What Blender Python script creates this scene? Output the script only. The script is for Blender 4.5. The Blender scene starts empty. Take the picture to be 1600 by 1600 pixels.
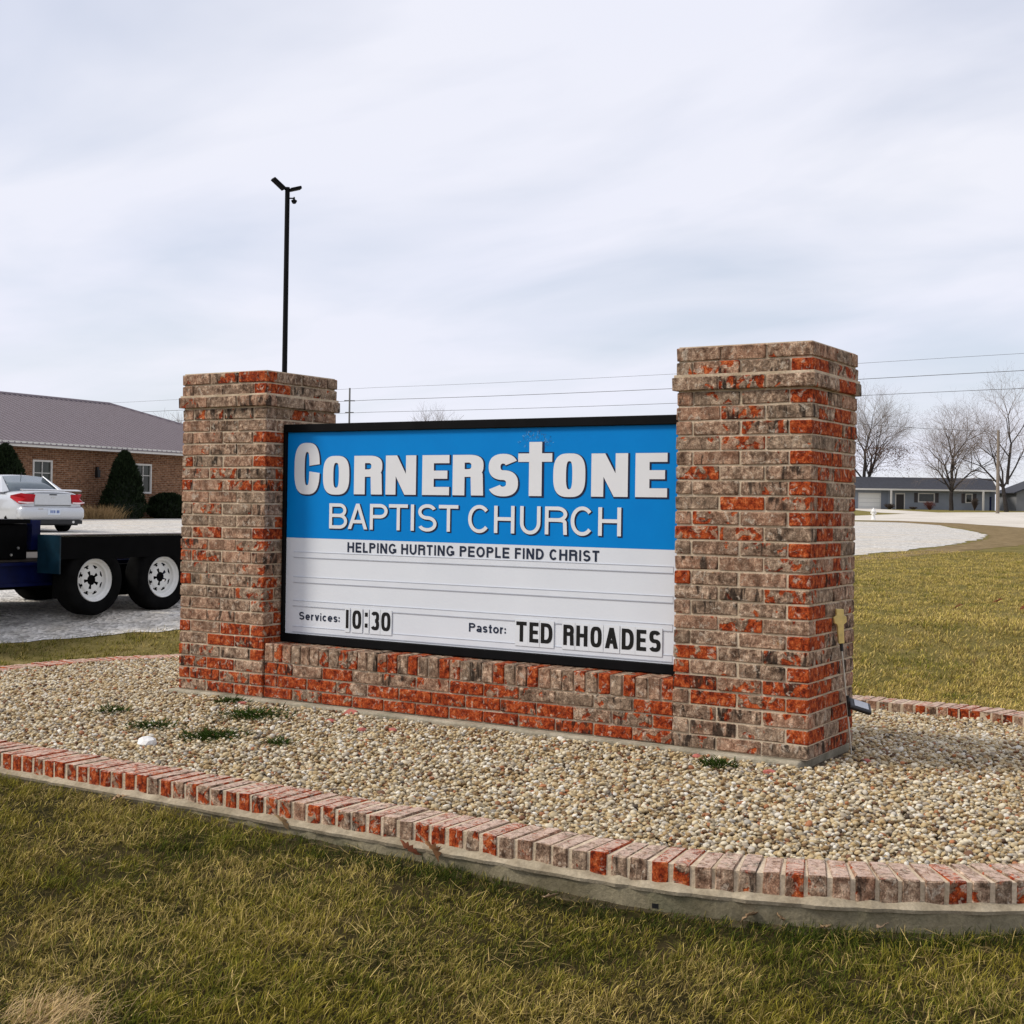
import bpy, bmesh, math, random
import numpy as np
from mathutils import Vector, Matrix

random.seed(11)
rng = np.random.default_rng(11)
R = math.radians
S = bpy.context.scene
COL = S.collection

# ------------------------------------------------------------------ camera
CAM = Vector((6.857, -6.666, 1.272))
YAW, PITCH, ROLL = -0.561738, 0.0077836, 0.0147866
fw = Vector((math.sin(YAW)*math.cos(PITCH), math.cos(YAW)*math.cos(PITCH), math.sin(PITCH)))
rt = Vector((math.cos(YAW), -math.sin(YAW), 0))
up = rt.cross(fw)
rt, up = math.cos(ROLL)*rt + math.sin(ROLL)*up, -math.sin(ROLL)*rt + math.cos(ROLL)*up
cd = bpy.data.cameras.new('camera')
cd.sensor_width = 36
cd.lens = 36*2129.84/1600
cd.shift_y = -25.8/1600
cd.clip_start = 0.05
cd.clip_end = 3000
cam = bpy.data.objects.new('camera', cd)
COL.objects.link(cam)
cam.matrix_world = Matrix(((rt.x, up.x, -fw.x, CAM.x), (rt.y, up.y, -fw.y, CAM.y), (rt.z, up.z, -fw.z, CAM.z), (0, 0, 0, 1)))
S.camera = cam

# ------------------------------------------------------------------ sky and sun
SUN_EL = R(42)
sun_to = Vector((-0.80, -0.60, 0)).normalized()          # horizontal direction towards the sun
world = bpy.data.worlds.new('World')
S.world = world
world.use_nodes = True
nt = world.node_tree
nt.nodes.clear()
N = nt.nodes.new
L = nt.links.new
out = N('ShaderNodeOutputWorld')
bg = N('ShaderNodeBackground')
bg.inputs['Strength'].default_value = 0.1
sky = N('ShaderNodeTexSky')
sky.sky_type = 'NISHITA'
sky.sun_disc = False
sky.sun_elevation = SUN_EL
sky.sun_rotation = math.atan2(sun_to.x, sun_to.y)
sky.air_density = 1.0
sky.dust_density = 0.6
sky.ozone_density = 2.0
tc = N('ShaderNodeTexCoord')
sep = N('ShaderNodeSeparateXYZ')
L(tc.outputs['Generated'], sep.inputs[0])
def wm(op, a, b=None, c=None):
    n = N('ShaderNodeMath')
    n.operation = op
    for i, v in enumerate((a, b, c)):
        if v is None: continue
        if isinstance(v, (int, float)): n.inputs[i].default_value = v
        else: L(v, n.inputs[i])
    return n.outputs[0]
zz = wm('ADD', wm('MAXIMUM', sep.outputs[2], 0.0), 0.22)   # clouds on a flat layer overhead
cx = wm('DIVIDE', sep.outputs[0], zz)
cy = wm('DIVIDE', sep.outputs[1], zz)
cmb = N('ShaderNodeCombineXYZ')
L(cx, cmb.inputs[0]); L(cy, cmb.inputs[1])
mp = N('ShaderNodeMapping')
mp.inputs['Rotation'].default_value = (0, 0, R(25))
mp.inputs['Scale'].default_value = (0.75, 1.25, 1)
mp.inputs['Location'].default_value = (3.1, 1.75, 0.0)
L(cmb.outputs[0], mp.inputs[0])
n1 = N('ShaderNodeTexNoise')
n1.inputs['Scale'].default_value = 1.5
n1.inputs['Detail'].default_value = 5
n1.inputs['Roughness'].default_value = 0.5
n1.inputs['Distortion'].default_value = 0.35
L(mp.outputs[0], n1.inputs[0])
rp = N('ShaderNodeValToRGB')
rp.color_ramp.elements[0].position = 0.30
rp.color_ramp.elements[0].color = (0.62, 0.62, 0.62, 1)
rp.color_ramp.elements[1].position = 0.56
rp.color_ramp.elements[1].color = (0.97, 0.97, 0.97, 1)
L(n1.outputs[0], rp.inputs[0])
n2 = N('ShaderNodeTexNoise')
n2.inputs['Scale'].default_value = 0.8
n2.inputs['Detail'].default_value = 3
L(mp.outputs[0], n2.inputs[0])
cl = N('ShaderNodeMix')
cl.data_type = 'RGBA'
cl.inputs[6].default_value = (6.9, 7.15, 8.6, 1)
cl.inputs[7].default_value = (8.2, 8.2, 8.6, 1)
L(n2.outputs[0], cl.inputs[0])
mx = N('ShaderNodeMix')
mx.data_type = 'RGBA'
L(rp.outputs[0], mx.inputs[0])
L(sky.outputs[0], mx.inputs[6])
L(cl.outputs[2], mx.inputs[7])
L(mx.outputs[2], bg.inputs['Color'])
L(bg.outputs[0], out.inputs[0])

sd = bpy.data.lights.new('sun', 'SUN')
sd.energy = 2.5
sd.angle = R(14)
sd.color = (1.0, 0.93, 0.82)
so = bpy.data.objects.new('sun', sd)
COL.objects.link(so)
so.location = (-20, -20, 30)
trav = Vector((-sun_to.x*math.cos(SUN_EL), -sun_to.y*math.cos(SUN_EL), -math.sin(SUN_EL)))
so.rotation_euler = trav.to_track_quat('-Z', 'Y').to_euler()

S.render.engine = 'CYCLES'
S.view_settings.view_transform = 'Standard'
S.view_settings.look = 'None'
S.view_settings.gamma = 1
S.view_settings.use_curve_mapping = False
S.view_settings.exposure = 0.20

# ------------------------------------------------------------------ material helpers
MATS = {}
class Mat:
    def __init__(s, name, rough=0.8, metal=0.0, col=None, spec=None):
        m = bpy.data.materials.new(name)
        m.use_nodes = True
        s.m = m
        s.t = m.node_tree
        s.b = s.t.nodes['Principled BSDF']
        s.b.inputs['Roughness'].default_value = rough
        s.b.inputs['Metallic'].default_value = metal
        if spec is not None: s.b.inputs['Specular IOR Level'].default_value = spec
        if col: s.b.inputs['Base Color'].default_value = (*col, 1)
        MATS[name] = m
        s._tc = None
    def n(s, kind, **kw):
        n = s.t.nodes.new('ShaderNode' + kind)
        for k, v in kw.items(): setattr(n, k, v)
        return n
    def l(s, a, b): s.t.links.new(a, b)
    def tc(s, which='Object'):
        if s._tc is None: s._tc = s.n('TexCoord')
        return s._tc.outputs[which]
    def math(s, op, a, b=None, clamp=False):
        n = s.n('Math', operation=op, use_clamp=clamp)
        for i, v in enumerate((a, b)):
            if v is None: continue
            if isinstance(v, (int, float)): n.inputs[i].default_value = v
            else: s.l(v, n.inputs[i])
        return n.outputs[0]
    def noise(s, scale, detail=3, rough=0.55, vec=None, dist=0.0, sc3=None):
        n = s.n('TexNoise')
        n.inputs['Scale'].default_value = scale
        n.inputs['Detail'].default_value = detail
        n.inputs['Roughness'].default_value = rough
        n.inputs['Distortion'].default_value = dist
        v = vec if vec is not None else s.tc()
        if sc3:
            m = s.n('Mapping')
            m.inputs['Scale'].default_value = sc3
            s.l(v, m.inputs[0]); v = m.outputs[0]
        s.l(v, n.inputs['Vector'])
        return n.outputs[0]
    def ramp(s, fac, stops):
        r = s.n('ValToRGB')
        e = r.color_ramp.elements
        while len(e) < len(stops): e.new(0.5)
        for i, (p, c) in enumerate(stops):
            e[i].position = p
            e[i].color = (*c, 1) if len(c) == 3 else c
        s.l(fac, r.inputs[0])
        return r.outputs[0]
    def mix(s, fac, a, b, blend='MIX'):
        n = s.n('Mix', data_type='RGBA', blend_type=blend)
        for i, v in ((0, fac), (6, a), (7, b)):
            if isinstance(v, (int, float)): n.inputs[i].default_value = v
            elif isinstance(v, tuple): n.inputs[i].default_value = (*v, 1)
            else: s.l(v, n.inputs[i])
        return n.outputs[2]
    def mapr(s, v, a, b, c=0.0, d=1.0, smooth=True):
        n = s.n('MapRange', interpolation_type='SMOOTHSTEP' if smooth else 'LINEAR')
        for i, x in enumerate((v, a, b, c, d)):
            if isinstance(x, (int, float)): n.inputs[i].default_value = x
            else: s.l(x, n.inputs[i])
        return n.outputs[0]
    def color(s, c): s.l(c, s.b.inputs['Base Color'])
    def bump(s, h, strength=0.5, dist=0.01):
        n = s.n('Bump')
        n.inputs['Strength'].default_value = strength
        n.inputs['Distance'].default_value = dist
        s.l(h, n.inputs['Height'])
        s.l(n.outputs[0], s.b.inputs['Normal'])

def plain(name, col, rough=0.6, metal=0.0, var=0.12, scale=8, spec=None):
    m = Mat(name, rough, metal, spec=spec)
    nz = m.noise(scale, 4)
    a = tuple(c*(1-var) for c in col)
    b = tuple(min(1, c*(1+var)) for c in col)
    m.color(m.ramp(nz, [(0.3, a), (0.7, b)]))
    return m.m

def brick_mat(name, red_bias=0.0, ochre=True, top_smear=False):
    m = Mat(name, 0.9, spec=0.15)
    oi = m.n('ObjectInfo')
    sc = m.n('SeparateColor')
    m.l(oi.outputs['Color'], sc.inputs[0])
    red, dark, val = sc.outputs[0], sc.outputs[1], sc.outputs[2]
    off = m.n('VectorMath', operation='SCALE')
    cv = m.n('CombineXYZ')
    m.l(oi.outputs['Random'], cv.inputs[0]); m.l(val, cv.inputs[1]); m.l(oi.outputs['Random'], cv.inputs[2])
    m.l(cv.outputs[0], off.inputs[0]); off.inputs['Scale'].default_value = 37.0
    ad = m.n('VectorMath', operation='ADD')
    m.l(m.tc(), ad.inputs[0]); m.l(off.outputs[0], ad.inputs[1])
    v = ad.outputs[0]
    nA = m.noise(14, 3.0, 0.55, v, 0.5)          # where the coating has gone and red clay shows
    nB = m.noise(30, 5, 0.7, v, 0.3)             # tone of the coating
    nC = m.noise(13, 2.5, 0.55, v, 0.5, (1.7, 1.7, 0.6))   # burnt patches
    nD = m.noise(24, 4, 0.6, v, 0.9)             # lime smears
    nE = m.noise(150, 3, 0.7, v)
    nS = m.noise(40, 3, 0.6, v, 0.6, (1.0, 1.0, 0.28))
    nG = m.noise(11, 2.5, 0.5, v, 0.6)
    coat = m.ramp(nB, [(0.35, (0.075, 0.044, 0.028)), (0.45, (0.205, 0.130, 0.088)), (0.53, (0.31, 0.212, 0.146)), (0.63, (0.52, 0.39, 0.285))])
    c = m.mix(m.mapr(val, 0.50, 0.95), coat, m.mix(0.42, coat, (0.36, 0.18, 0.11)))
    c = m.mix(m.mapr(val, 0.40, 0.05), c, m.mix(0.4, c, (0.225, 0.18, 0.13)))
    c = m.mix(0.55, c, m.ramp(nG, [(0.36, (0.36, 0.32, 0.29)), (0.60, (1.5, 1.45, 1.40))]), 'MULTIPLY')
    redc = m.ramp(nB, [(0.35, (0.075, 0.010, 0.004)), (0.45, (0.23, 0.031, 0.008)), (0.55, (0.39, 0.070, 0.016)), (0.66, (0.54, 0.16, 0.055))])
    thr = m.math('SUBTRACT', 0.70 - red_bias, m.math('MULTIPLY', red, 0.46))
    mr = m.mapr(nA, thr, m.math('ADD', thr, 0.05))
    c = m.mix(mr, c, redc)
    if ochre:
        c = m.mix(m.math('MULTIPLY', m.mapr(nC, 0.29, 0.22), 0.6), c, (0.28, 0.13, 0.02))
    thd = m.math('SUBTRACT', 0.80, m.math('MULTIPLY', dark, 0.34))
    md = m.mapr(nC, thd, m.math('ADD', thd, 0.13))
    c = m.mix(m.math('MULTIPLY', md, 0.88), c, (0.018, 0.013, 0.010))
    ml = m.mapr(nD, 0.57, 0.67)
    c = m.mix(m.math('MULTIPLY', ml, 0.62), c, (0.52, 0.44, 0.35))
    fine = m.ramp(nE, [(0.35, (0.50, 0.50, 0.50)), (0.65, (1.5, 1.5, 1.5))])
    c = m.mix(0.8, c, fine, 'MULTIPLY')
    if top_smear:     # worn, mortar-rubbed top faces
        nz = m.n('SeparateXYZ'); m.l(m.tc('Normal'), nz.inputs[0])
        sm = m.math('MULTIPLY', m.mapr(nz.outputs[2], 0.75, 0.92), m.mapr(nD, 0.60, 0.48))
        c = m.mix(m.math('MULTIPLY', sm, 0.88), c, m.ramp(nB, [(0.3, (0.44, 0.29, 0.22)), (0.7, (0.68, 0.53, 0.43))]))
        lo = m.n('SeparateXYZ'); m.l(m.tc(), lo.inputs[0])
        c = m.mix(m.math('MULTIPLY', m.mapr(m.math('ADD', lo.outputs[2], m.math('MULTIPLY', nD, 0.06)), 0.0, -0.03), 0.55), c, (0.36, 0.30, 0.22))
    m.color(c)
    h = m.math('ADD', m.math('MULTIPLY', nB, 0.7), m.math('ADD', m.math('MULTIPLY', nE, 0.35), m.math('MULTIPLY', nS, 1.0)))
    h = m.math('SUBTRACT', h, m.math('MULTIPLY', mr, 0.25))
    m.bump(h, 1.0, 0.012)
    return m.m
brick_mat('brick')
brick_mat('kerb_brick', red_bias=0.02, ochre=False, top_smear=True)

def mortar_mat():
    m = Mat('mortar', 0.95, spec=0.1)
    a = m.noise(7, 4)
    b = m.noise(90, 4)
    c = m.ramp(a, [(0.3, (0.44, 0.34, 0.23)), (0.7, (0.68, 0.555, 0.41))])
    f = m.ramp(b, [(0.3, (0.7, 0.7, 0.7)), (0.7, (1.15, 1.15, 1.15))])
    m.color(m.mix(0.8, c, f, 'MULTIPLY'))
    m.bump(b, 0.6, 0.006)
mortar_mat()

def concrete_mat(name, c0, c1, sc=5, green=0.0):
    m = Mat(name, 0.92, spec=0.15)
    a = m.noise(sc, 5, 0.6)
    b = m.noise(60, 4, 0.7)
    c = m.ramp(a, [(0.3, c0), (0.7, c1)])
    if green:
        c = m.mix(m.math('MULTIPLY', m.mapr(m.noise(3.1, 4), 0.5, 0.7), green), c, (0.12, 0.13, 0.075))
    f = m.ramp(b, [(0.25, (0.6, 0.6, 0.6)), (0.7, (1.15, 1.15, 1.15))])
    m.color(m.mix(0.75, c, f, 'MULTIPLY'))
    m.bump(b, 0.7, 0.008)
concrete_mat('footing_concrete', (0.22, 0.19, 0.135), (0.50, 0.445, 0.34), 5, 0.5)
concrete_mat('kerb_concrete', (0.13, 0.11, 0.065), (0.32, 0.275, 0.18), 4, 0.45)
concrete_mat('kerb_wash', (0.24, 0.195, 0.13), (0.46, 0.39, 0.28), 9, 0.2)
concrete_mat('road', (0.52, 0.47, 0.40), (0.72, 0.67, 0.59), 0.35)

def gravel_lot():
    m = Mat('lot_gravel', 0.95, spec=0.1)
    vo = m.n('TexVoronoi')
    vo.inputs['Scale'].default_value = 26
    m.l(m.tc(), vo.inputs['Vector'])
    big = m.noise(0.55, 5, 0.6)
    mid = m.noise(5, 5, 0.65)
    c = m.ramp(mid, [(0.25, (0.33, 0.31, 0.28)), (0.46, (0.60, 0.575, 0.53)), (0.68, (0.80, 0.775, 0.73))])
    c = m.mix(m.math('MULTIPLY', m.mapr(big, 0.42, 0.66), 0.6), c, (0.68, 0.60, 0.48))
    sp = m.ramp(vo.outputs['Color'], [(0.1, (0.50, 0.50, 0.50)), (0.8, (1.18, 1.18, 1.18))])
    c = m.mix(0.85, c, sp, 'MULTIPLY')
    m.color(c)
    m.bump(vo.outputs['Distance'], 1.0, 0.03)
gravel_lot()

def ground_mat():
    m = Mat('lawn_ground', 1.0, spec=0.05)
    a = m.noise(0.35, 5, 0.6)
    b = m.noise(3.2, 5, 0.7)
    c_ = m.noise(38, 4, 0.7)
    c = m.ramp(a, [(0.3, (0.19, 0.165, 0.042)), (0.5, (0.29, 0.235, 0.075)), (0.7, (0.38, 0.295, 0.12))])
    d = m.ramp(b, [(0.3, (0.085, 0.085, 0.018)), (0.5, (0.20, 0.17, 0.052)), (0.72, (0.36, 0.28, 0.125))])
    c = m.mix(0.6, c, d)
    f = m.ramp(c_, [(0.25, (0.45, 0.45, 0.45)), (0.75, (1.3, 1.3, 1.3))])
    m.color(m.mix(0.85, c, f, 'MULTIPLY'))
    m.bump(c_, 1.0, 0.05)
ground_mat()

def soil_mat():
    m = Mat('soil', 1.0, spec=0.05)
    a = m.noise(9, 6, 0.7)
    m.color(m.ramp(a, [(0.3, (0.030, 0.024, 0.015)), (0.55, (0.075, 0.06, 0.034)), (0.8, (0.17, 0.13, 0.075))]))
    m.bump(a, 1.0, 0.03)
soil_mat()

def thatch_mat():
    m = Mat('thatch', 1.0, spec=0.03)
    a = m.noise(28, 6, 0.75)
    b = m.noise(2.5, 4, 0.6)
    c = m.ramp(a, [(0.3, (0.012, 0.012, 0.005)), (0.5, (0.035, 0.030, 0.011)), (0.68, (0.11, 0.085, 0.032)), (0.85, (0.26, 0.19, 0.085))])
    m.color(m.mix(m.math('MULTIPLY', m.mapr(b, 0.45, 0.65), 0.5), c, (0.085, 0.062, 0.03)))
    m.bump(a, 1.0, 0.03)
thatch_mat()

def pebble_mat():
    m = Mat('pebble', 0.62, spec=0.3)
    oi = m.n('ObjectInfo')
    r = oi.outputs['Random']
    c = m.ramp(r, [(0.0, (0.12, 0.065, 0.03)), (0.10, (0.32, 0.21, 0.095)), (0.22, (0.44, 0.325, 0.165)), (0.38, (0.55, 0.44, 0.26)), (0.50, (0.30, 0.25, 0.165)),
                   (0.62, (0.60, 0.51, 0.36)), (0.74, (0.70, 0.635, 0.49)), (0.84, (0.27, 0.215, 0.155)), (0.90, (0.82, 0.78, 0.69)), (0.950, (0.055, 0.037, 0.023)), (1.0, (0.42, 0.17, 0.07))])
    nz = m.noise(70, 4, 0.6)
    f = m.ramp(nz, [(0.3, (0.72, 0.70, 0.66)), (0.7, (1.15, 1.14, 1.1))])
    m.color(m.mix(0.8, c, f, 'MULTIPLY'))
pebble_mat()
m = Mat('gravel_base', 0.95)
vo = m.n('TexVoronoi'); vo.inputs['Scale'].default_value = 55
m.l(m.tc(), vo.inputs['Vector'])
m.color(m.ramp(vo.outputs['Color'], [(0.1, (0.05, 0.035, 0.02)), (0.6, (0.13, 0.09, 0.05)), (0.95, (0.25, 0.19, 0.12))]))
m.bump(vo.outputs['Distance'], 1.0, 0.02)

def attr_mat(name, rough=0.75, transl=0.25):
    m = Mat(name, rough, spec=0.05)
    a = m.n('Attribute', attribute_name='Col')
    m.color(a.outputs['Color'])
    tr = m.n('BsdfTranslucent')
    m.l(a.outputs['Color'], tr.inputs['Color'])
    mixs = m.n('MixShader')
    mixs.inputs[0].default_value = transl
    m.l(m.b.outputs[0], mixs.inputs[1]); m.l(tr.outputs[0], mixs.inputs[2])
    m.l(mixs.outputs[0], m.t.nodes['Material Output'].inputs['Surface'])
attr_mat('grass_blade', 0.7, 0.12)
attr_mat('leaf', 0.7, 0.2)

plain('frame_black', (0.004, 0.004, 0.0045), 0.6, var=0.3, spec=0.08)
m = Mat('face_white', 0.4, spec=0.15)
m.color(m.ramp(m.noise(2.2, 5), [(0.3, (0.655, 0.685, 0.735)), (0.7, (0.70, 0.73, 0.775))]))
m = Mat('face_blue', 0.45, spec=0.10)
m.color(m.ramp(m.noise(2.6, 4), [(0.3, (0.0, 0.19, 0.56)), (0.7, (0.0, 0.215, 0.61))]))
plain('print_white', (0.70, 0.71, 0.73), 0.35, var=0.02, spec=0.3)
plain('print_navy', (0.006, 0.013, 0.05), 0.4, var=0.1, spec=0.3)
plain('print_text', (0.012, 0.02, 0.045), 0.4, var=0.1, spec=0.3)
plain('print_black', (0.006, 0.006, 0.006), 0.4, var=0.1, spec=0.3)
plain('print_ray', (0.02, 0.10, 0.27), 0.4, var=0.1)
plain('print_pale', (0.16, 0.42, 0.72), 0.4, var=0.1)
plain('track', (0.68, 0.71, 0.76), 0.2, var=0.03, spec=0.4)
plain('track_edge', (0.50, 0.53, 0.60), 0.25, var=0.05)
plain('tile', (0.70, 0.73, 0.77), 0.2, var=0.01, spec=0.5)
plain('steel', (0.62, 0.61, 0.58), 0.35, 0.9, var=0.1)
plain('black_plastic', (0.008, 0.008, 0.009), 0.4, var=0.2)
plain('amber_plastic', (0.66, 0.50, 0.17), 0.5, var=0.2, scale=30)
plain('solar_cell', (0.50, 0.52, 0.54), 0.12, 0.3, var=0.1)
plain('tyre', (0.006, 0.006, 0.006), 0.95, var=0.3, spec=0.03)
plain('trailer_black', (0.002, 0.002, 0.0022), 0.55, var=0.3, spec=0.04)
plain('fender_gloss', (0.003, 0.003, 0.0035), 0.12, var=0.2, spec=0.8)
plain('trailer_blue', (0.002, 0.005, 0.042), 0.4, var=0.3, spec=0.15)
plain('trailer_teal', (0.004, 0.020, 0.034), 0.35, var=0.4, spec=0.3)
plain('rim_white', (0.70, 0.70, 0.67), 0.4, var=0.08)
plain('deck_wood', (0.06, 0.05, 0.04), 0.9, var=0.3)
m = Mat('car_silver', 0.28, 0.35)
m.b.inputs['Coat Weight'].default_value = 0.7
m.color(m.ramp(m.noise(40, 2), [(0.3, (0.50, 0.52, 0.54)), (0.7, (0.56, 0.58, 0.60))]))
plain('car_glass', (0.10, 0.13, 0.15), 0.06, var=0.1, spec=1.0)
plain('car_red', (0.38, 0.004, 0.010), 0.3, var=0.15, spec=0.2)
plain('car_clear', (0.75, 0.62, 0.62), 0.15, var=0.1, spec=0.6)
plain('car_dark', (0.012, 0.012, 0.013), 0.6, var=0.2)
plain('plate', (0.60, 0.66, 0.74), 0.4, var=0.1, scale=40)
plain('plate_blue', (0.06, 0.12, 0.35), 0.4, var=0.1)
plain('chrome', (0.55, 0.56, 0.58), 0.15, 1.0, var=0.05)
def church_brick():
    m = Mat('church_brick', 0.9, spec=0.15)
    b = m.n('TexBrick')
    mpn = m.n('Mapping')
    mpn.inputs['Rotation'].default_value = (R(90), 0, 0)
    m.l(m.tc(), mpn.inputs[0])
    m.l(mpn.outputs[0], b.inputs['Vector'])
    b.inputs['Color1'].default_value = (0.15, 0.058, 0.028, 1)
    b.inputs['Color2'].default_value = (0.28, 0.14, 0.075, 1)
    b.inputs['Mortar'].default_value = (0.30, 0.22, 0.155, 1)
    b.inputs['Scale'].default_value = 1.0
    b.inputs['Mortar Size'].default_value = 0.012
    b.inputs['Brick Width'].default_value = 0.25
    b.inputs['Row Height'].default_value = 0.079
    n = m.noise(9, 4, 0.7)
    c = m.mix(0.9, b.outputs['Color'], m.ramp(n, [(0.3, (0.35, 0.33, 0.32)), (0.7, (1.35, 1.3, 1.25))]), 'MULTIPLY')
    m.color(c)
church_brick()
plain('roof_metal', (0.19, 0.16, 0.175), 0.6, 0.0, var=0.08, spec=0.2)
plain('white_trim', (0.62, 0.60, 0.56), 0.6, var=0.06)
plain('window_glass', (0.030, 0.034, 0.028), 0.1, var=0.5, scale=1.5, spec=0.45)
plain('lamp_black', (0.01, 0.01, 0.01), 0.5)
plain('siding', (0.22, 0.245, 0.285), 0.8, var=0.06, scale=1)
plain('siding_dark', (0.16, 0.18, 0.215), 0.8, var=0.06, scale=1)
plain('shingle', (0.030, 0.032, 0.042), 0.9, var=0.25, scale=3)
plain('shutter', (0.05, 0.042, 0.045), 0.7)
plain('door_dark', (0.02, 0.015, 0.014), 0.5)
plain('garage_white', (0.70, 0.70, 0.66), 0.6, var=0.03)
plain('far_siding', (0.20, 0.205, 0.215), 0.85, var=0.08, scale=1)
plain('bark', (0.085, 0.068, 0.058), 0.95, var=0.3, scale=5)
plain('bark_dark', (0.030, 0.024, 0.021), 0.95, var=0.3, scale=5)
plain('twig', (0.20, 0.16, 0.135), 0.95, var=0.2, scale=2)
plain('pole_wood', (0.20, 0.165, 0.13), 0.9, var=0.2)
plain('pole_black', (0.003, 0.003, 0.0035), 0.6, var=0.2, spec=0.1)
plain('pole_grey', (0.16, 0.16, 0.16), 0.7, var=0.1)
plain('wire', (0.06, 0.06, 0.065), 0.7)
plain('hydrant_white', (0.75, 0.74, 0.70), 0.5, var=0.05)
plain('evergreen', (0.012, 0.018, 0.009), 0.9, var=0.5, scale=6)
plain('white_stone', (0.74, 0.73, 0.70), 0.8, var=0.06, scale=20)
plain('red_chip', (0.40, 0.12, 0.09), 0.9, var=0.25, scale=30)

# ------------------------------------------------------------------ object helpers
def link(name, me, mat=None, parent=None, loc=None, rot=None):
    o = bpy.data.objects.new(name, me)
    COL.objects.link(o)
    if mat and me is not None and len(me.materials) == 0: me.materials.append(MATS[mat])
    if loc is not None: o.location = loc
    if rot is not None: o.rotation_euler = rot
    if parent is not None: o.parent = parent
    return o
def tag(o, label=None, cat=None, group=None, kind=None):
    if label: o['label'] = label
    if cat: o['category'] = cat
    if group: o['group'] = group
    if kind: o['kind'] = kind
    return o
def empty(name, loc=(0, 0, 0), rz=0.0, **kw):
    o = bpy.data.objects.new(name, None)
    COL.objects.link(o)
    o.location = loc
    o.rotation_euler = (0, 0, rz)
    o.empty_display_size = 0.1
    return tag(o, **kw)
class MB:
    """collects faces, then becomes one mesh"""
    def __init__(s): s.v = []; s.f = []
    def add(s, vs, fs):
        k = len(s.v)
        s.v += [tuple(p) for p in vs]
        s.f += [tuple(i+k for i in f) for f in fs]
        return s
    def box(s, x0, x1, y0, y1, z0, z1):
        return s.add([(x0, y0, z0), (x1, y0, z0), (x1, y1, z0), (x0, y1, z0), (x0, y0, z1), (x1, y0, z1), (x1, y1, z1), (x0, y1, z1)],
                     [(3, 2, 1, 0), (4, 5, 6, 7), (0, 1, 5, 4), (1, 2, 6, 5), (2, 3, 7, 6), (3, 0, 4, 7)])
    def tube(s, p0, p1, r0, r1=None, n=10, caps=True):
        p0, p1 = Vector(p0), Vector(p1)
        r1 = r0 if r1 is None else r1
        d = (p1-p0).normalized()
        a = d.orthogonal().normalized()
        b = d.cross(a)
        vs = []
        for p, r in ((p0, r0), (p1, r1)):
            for i in range(n):
                t = 2*math.pi*i/n
                vs.append(p + (a*math.cos(t)+b*math.sin(t))*r)
        fs = [(i, (i+1) % n, n+(i+1) % n, n+i) for i in range(n)]
        if caps: fs += [tuple(range(n))[::-1], tuple(range(n, 2*n))]
        return s.add(vs, fs)
    def lathe(s, prof, axis='Z', n=24, c=(0, 0, 0), close=False):
        vs = []
        for (r, h) in prof:
            for i in range(n):
                t = 2*math.pi*i/n
                x, y = r*math.cos(t), r*math.sin(t)
                p = (x, y, h) if axis == 'Z' else ((h, x, y) if axis == 'X' else (x, h, y))
                vs.append((p[0]+c[0], p[1]+c[1], p[2]+c[2]))
        k = len(prof)
        fs = []
        for j in range(k-1 + (1 if close else 0)):
            j2 = (j+1) % k
            for i in range(n):
                fs.append((j*n+i, j*n+(i+1) % n, j2*n+(i+1) % n, j2*n+i))
        return s.add(vs, fs)
    def mesh(s, name, smooth=False):
        me = bpy.data.meshes.new(name)
        me.from_pydata(s.v, [], s.f)
        bm = bmesh.new(); bm.from_mesh(me)
        bmesh.ops.recalc_face_normals(bm, faces=bm.faces)
        bm.to_mesh(me); bm.free()
        if smooth:
            for p in me.polygons: p.use_smooth = True
        return me
    def build(s, name, mat, parent=None, smooth=False, loc=None, rot=None):
        return link(name, s.mesh(name, smooth), mat, parent, loc, rot)
def bevel(o, w=0.01, seg=2):
    b = o.modifiers.new('bevel', 'BEVEL'); b.width = w; b.segments = seg; b.limit_method = 'ANGLE'
    return o
def fast_mesh(name, verts, tris, cols=None):
    me = bpy.data.meshes.new(name)
    nv, nf = len(verts), len(tris)
    me.vertices.add(nv); me.vertices.foreach_set('co', np.asarray(verts, np.float32).ravel())
    me.loops.add(nf*3); me.loops.foreach_set('vertex_index', np.asarray(tris, np.int32).ravel())
    me.polygons.add(nf)
    me.polygons.foreach_set('loop_start', np.arange(0, nf*3, 3, dtype=np.int32))
    me.polygons.foreach_set('loop_total', np.full(nf, 3, np.int32))
    me.update(calc_edges=True)
    if cols is not None:
        ca = me.color_attributes.new('Col', 'FLOAT_COLOR', 'POINT')
        c4 = np.ones((nv, 4), np.float32); c4[:, :3] = cols
        ca.data.foreach_set('color', c4.ravel())
    return me
def vnoise(x, y, f=1.0, seed=0):
    """smooth value noise on arrays"""
    g = np.random.default_rng(seed).random((64, 64))
    x = np.asarray(x)*f; y = np.asarray(y)*f
    xi = np.floor(x).astype(int); yi = np.floor(y).astype(int)
    u = x-xi; v = y-yi
    u = u*u*(3-2*u); v = v*v*(3-2*v)
    a = g[xi % 64, yi % 64]; b = g[(xi+1) % 64, yi % 64]; c = g[xi % 64, (yi+1) % 64]; d = g[(xi+1) % 64, (yi+1) % 64]
    return (a*(1-u)+b*u)*(1-v) + (c*(1-u)+d*u)*v

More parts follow.
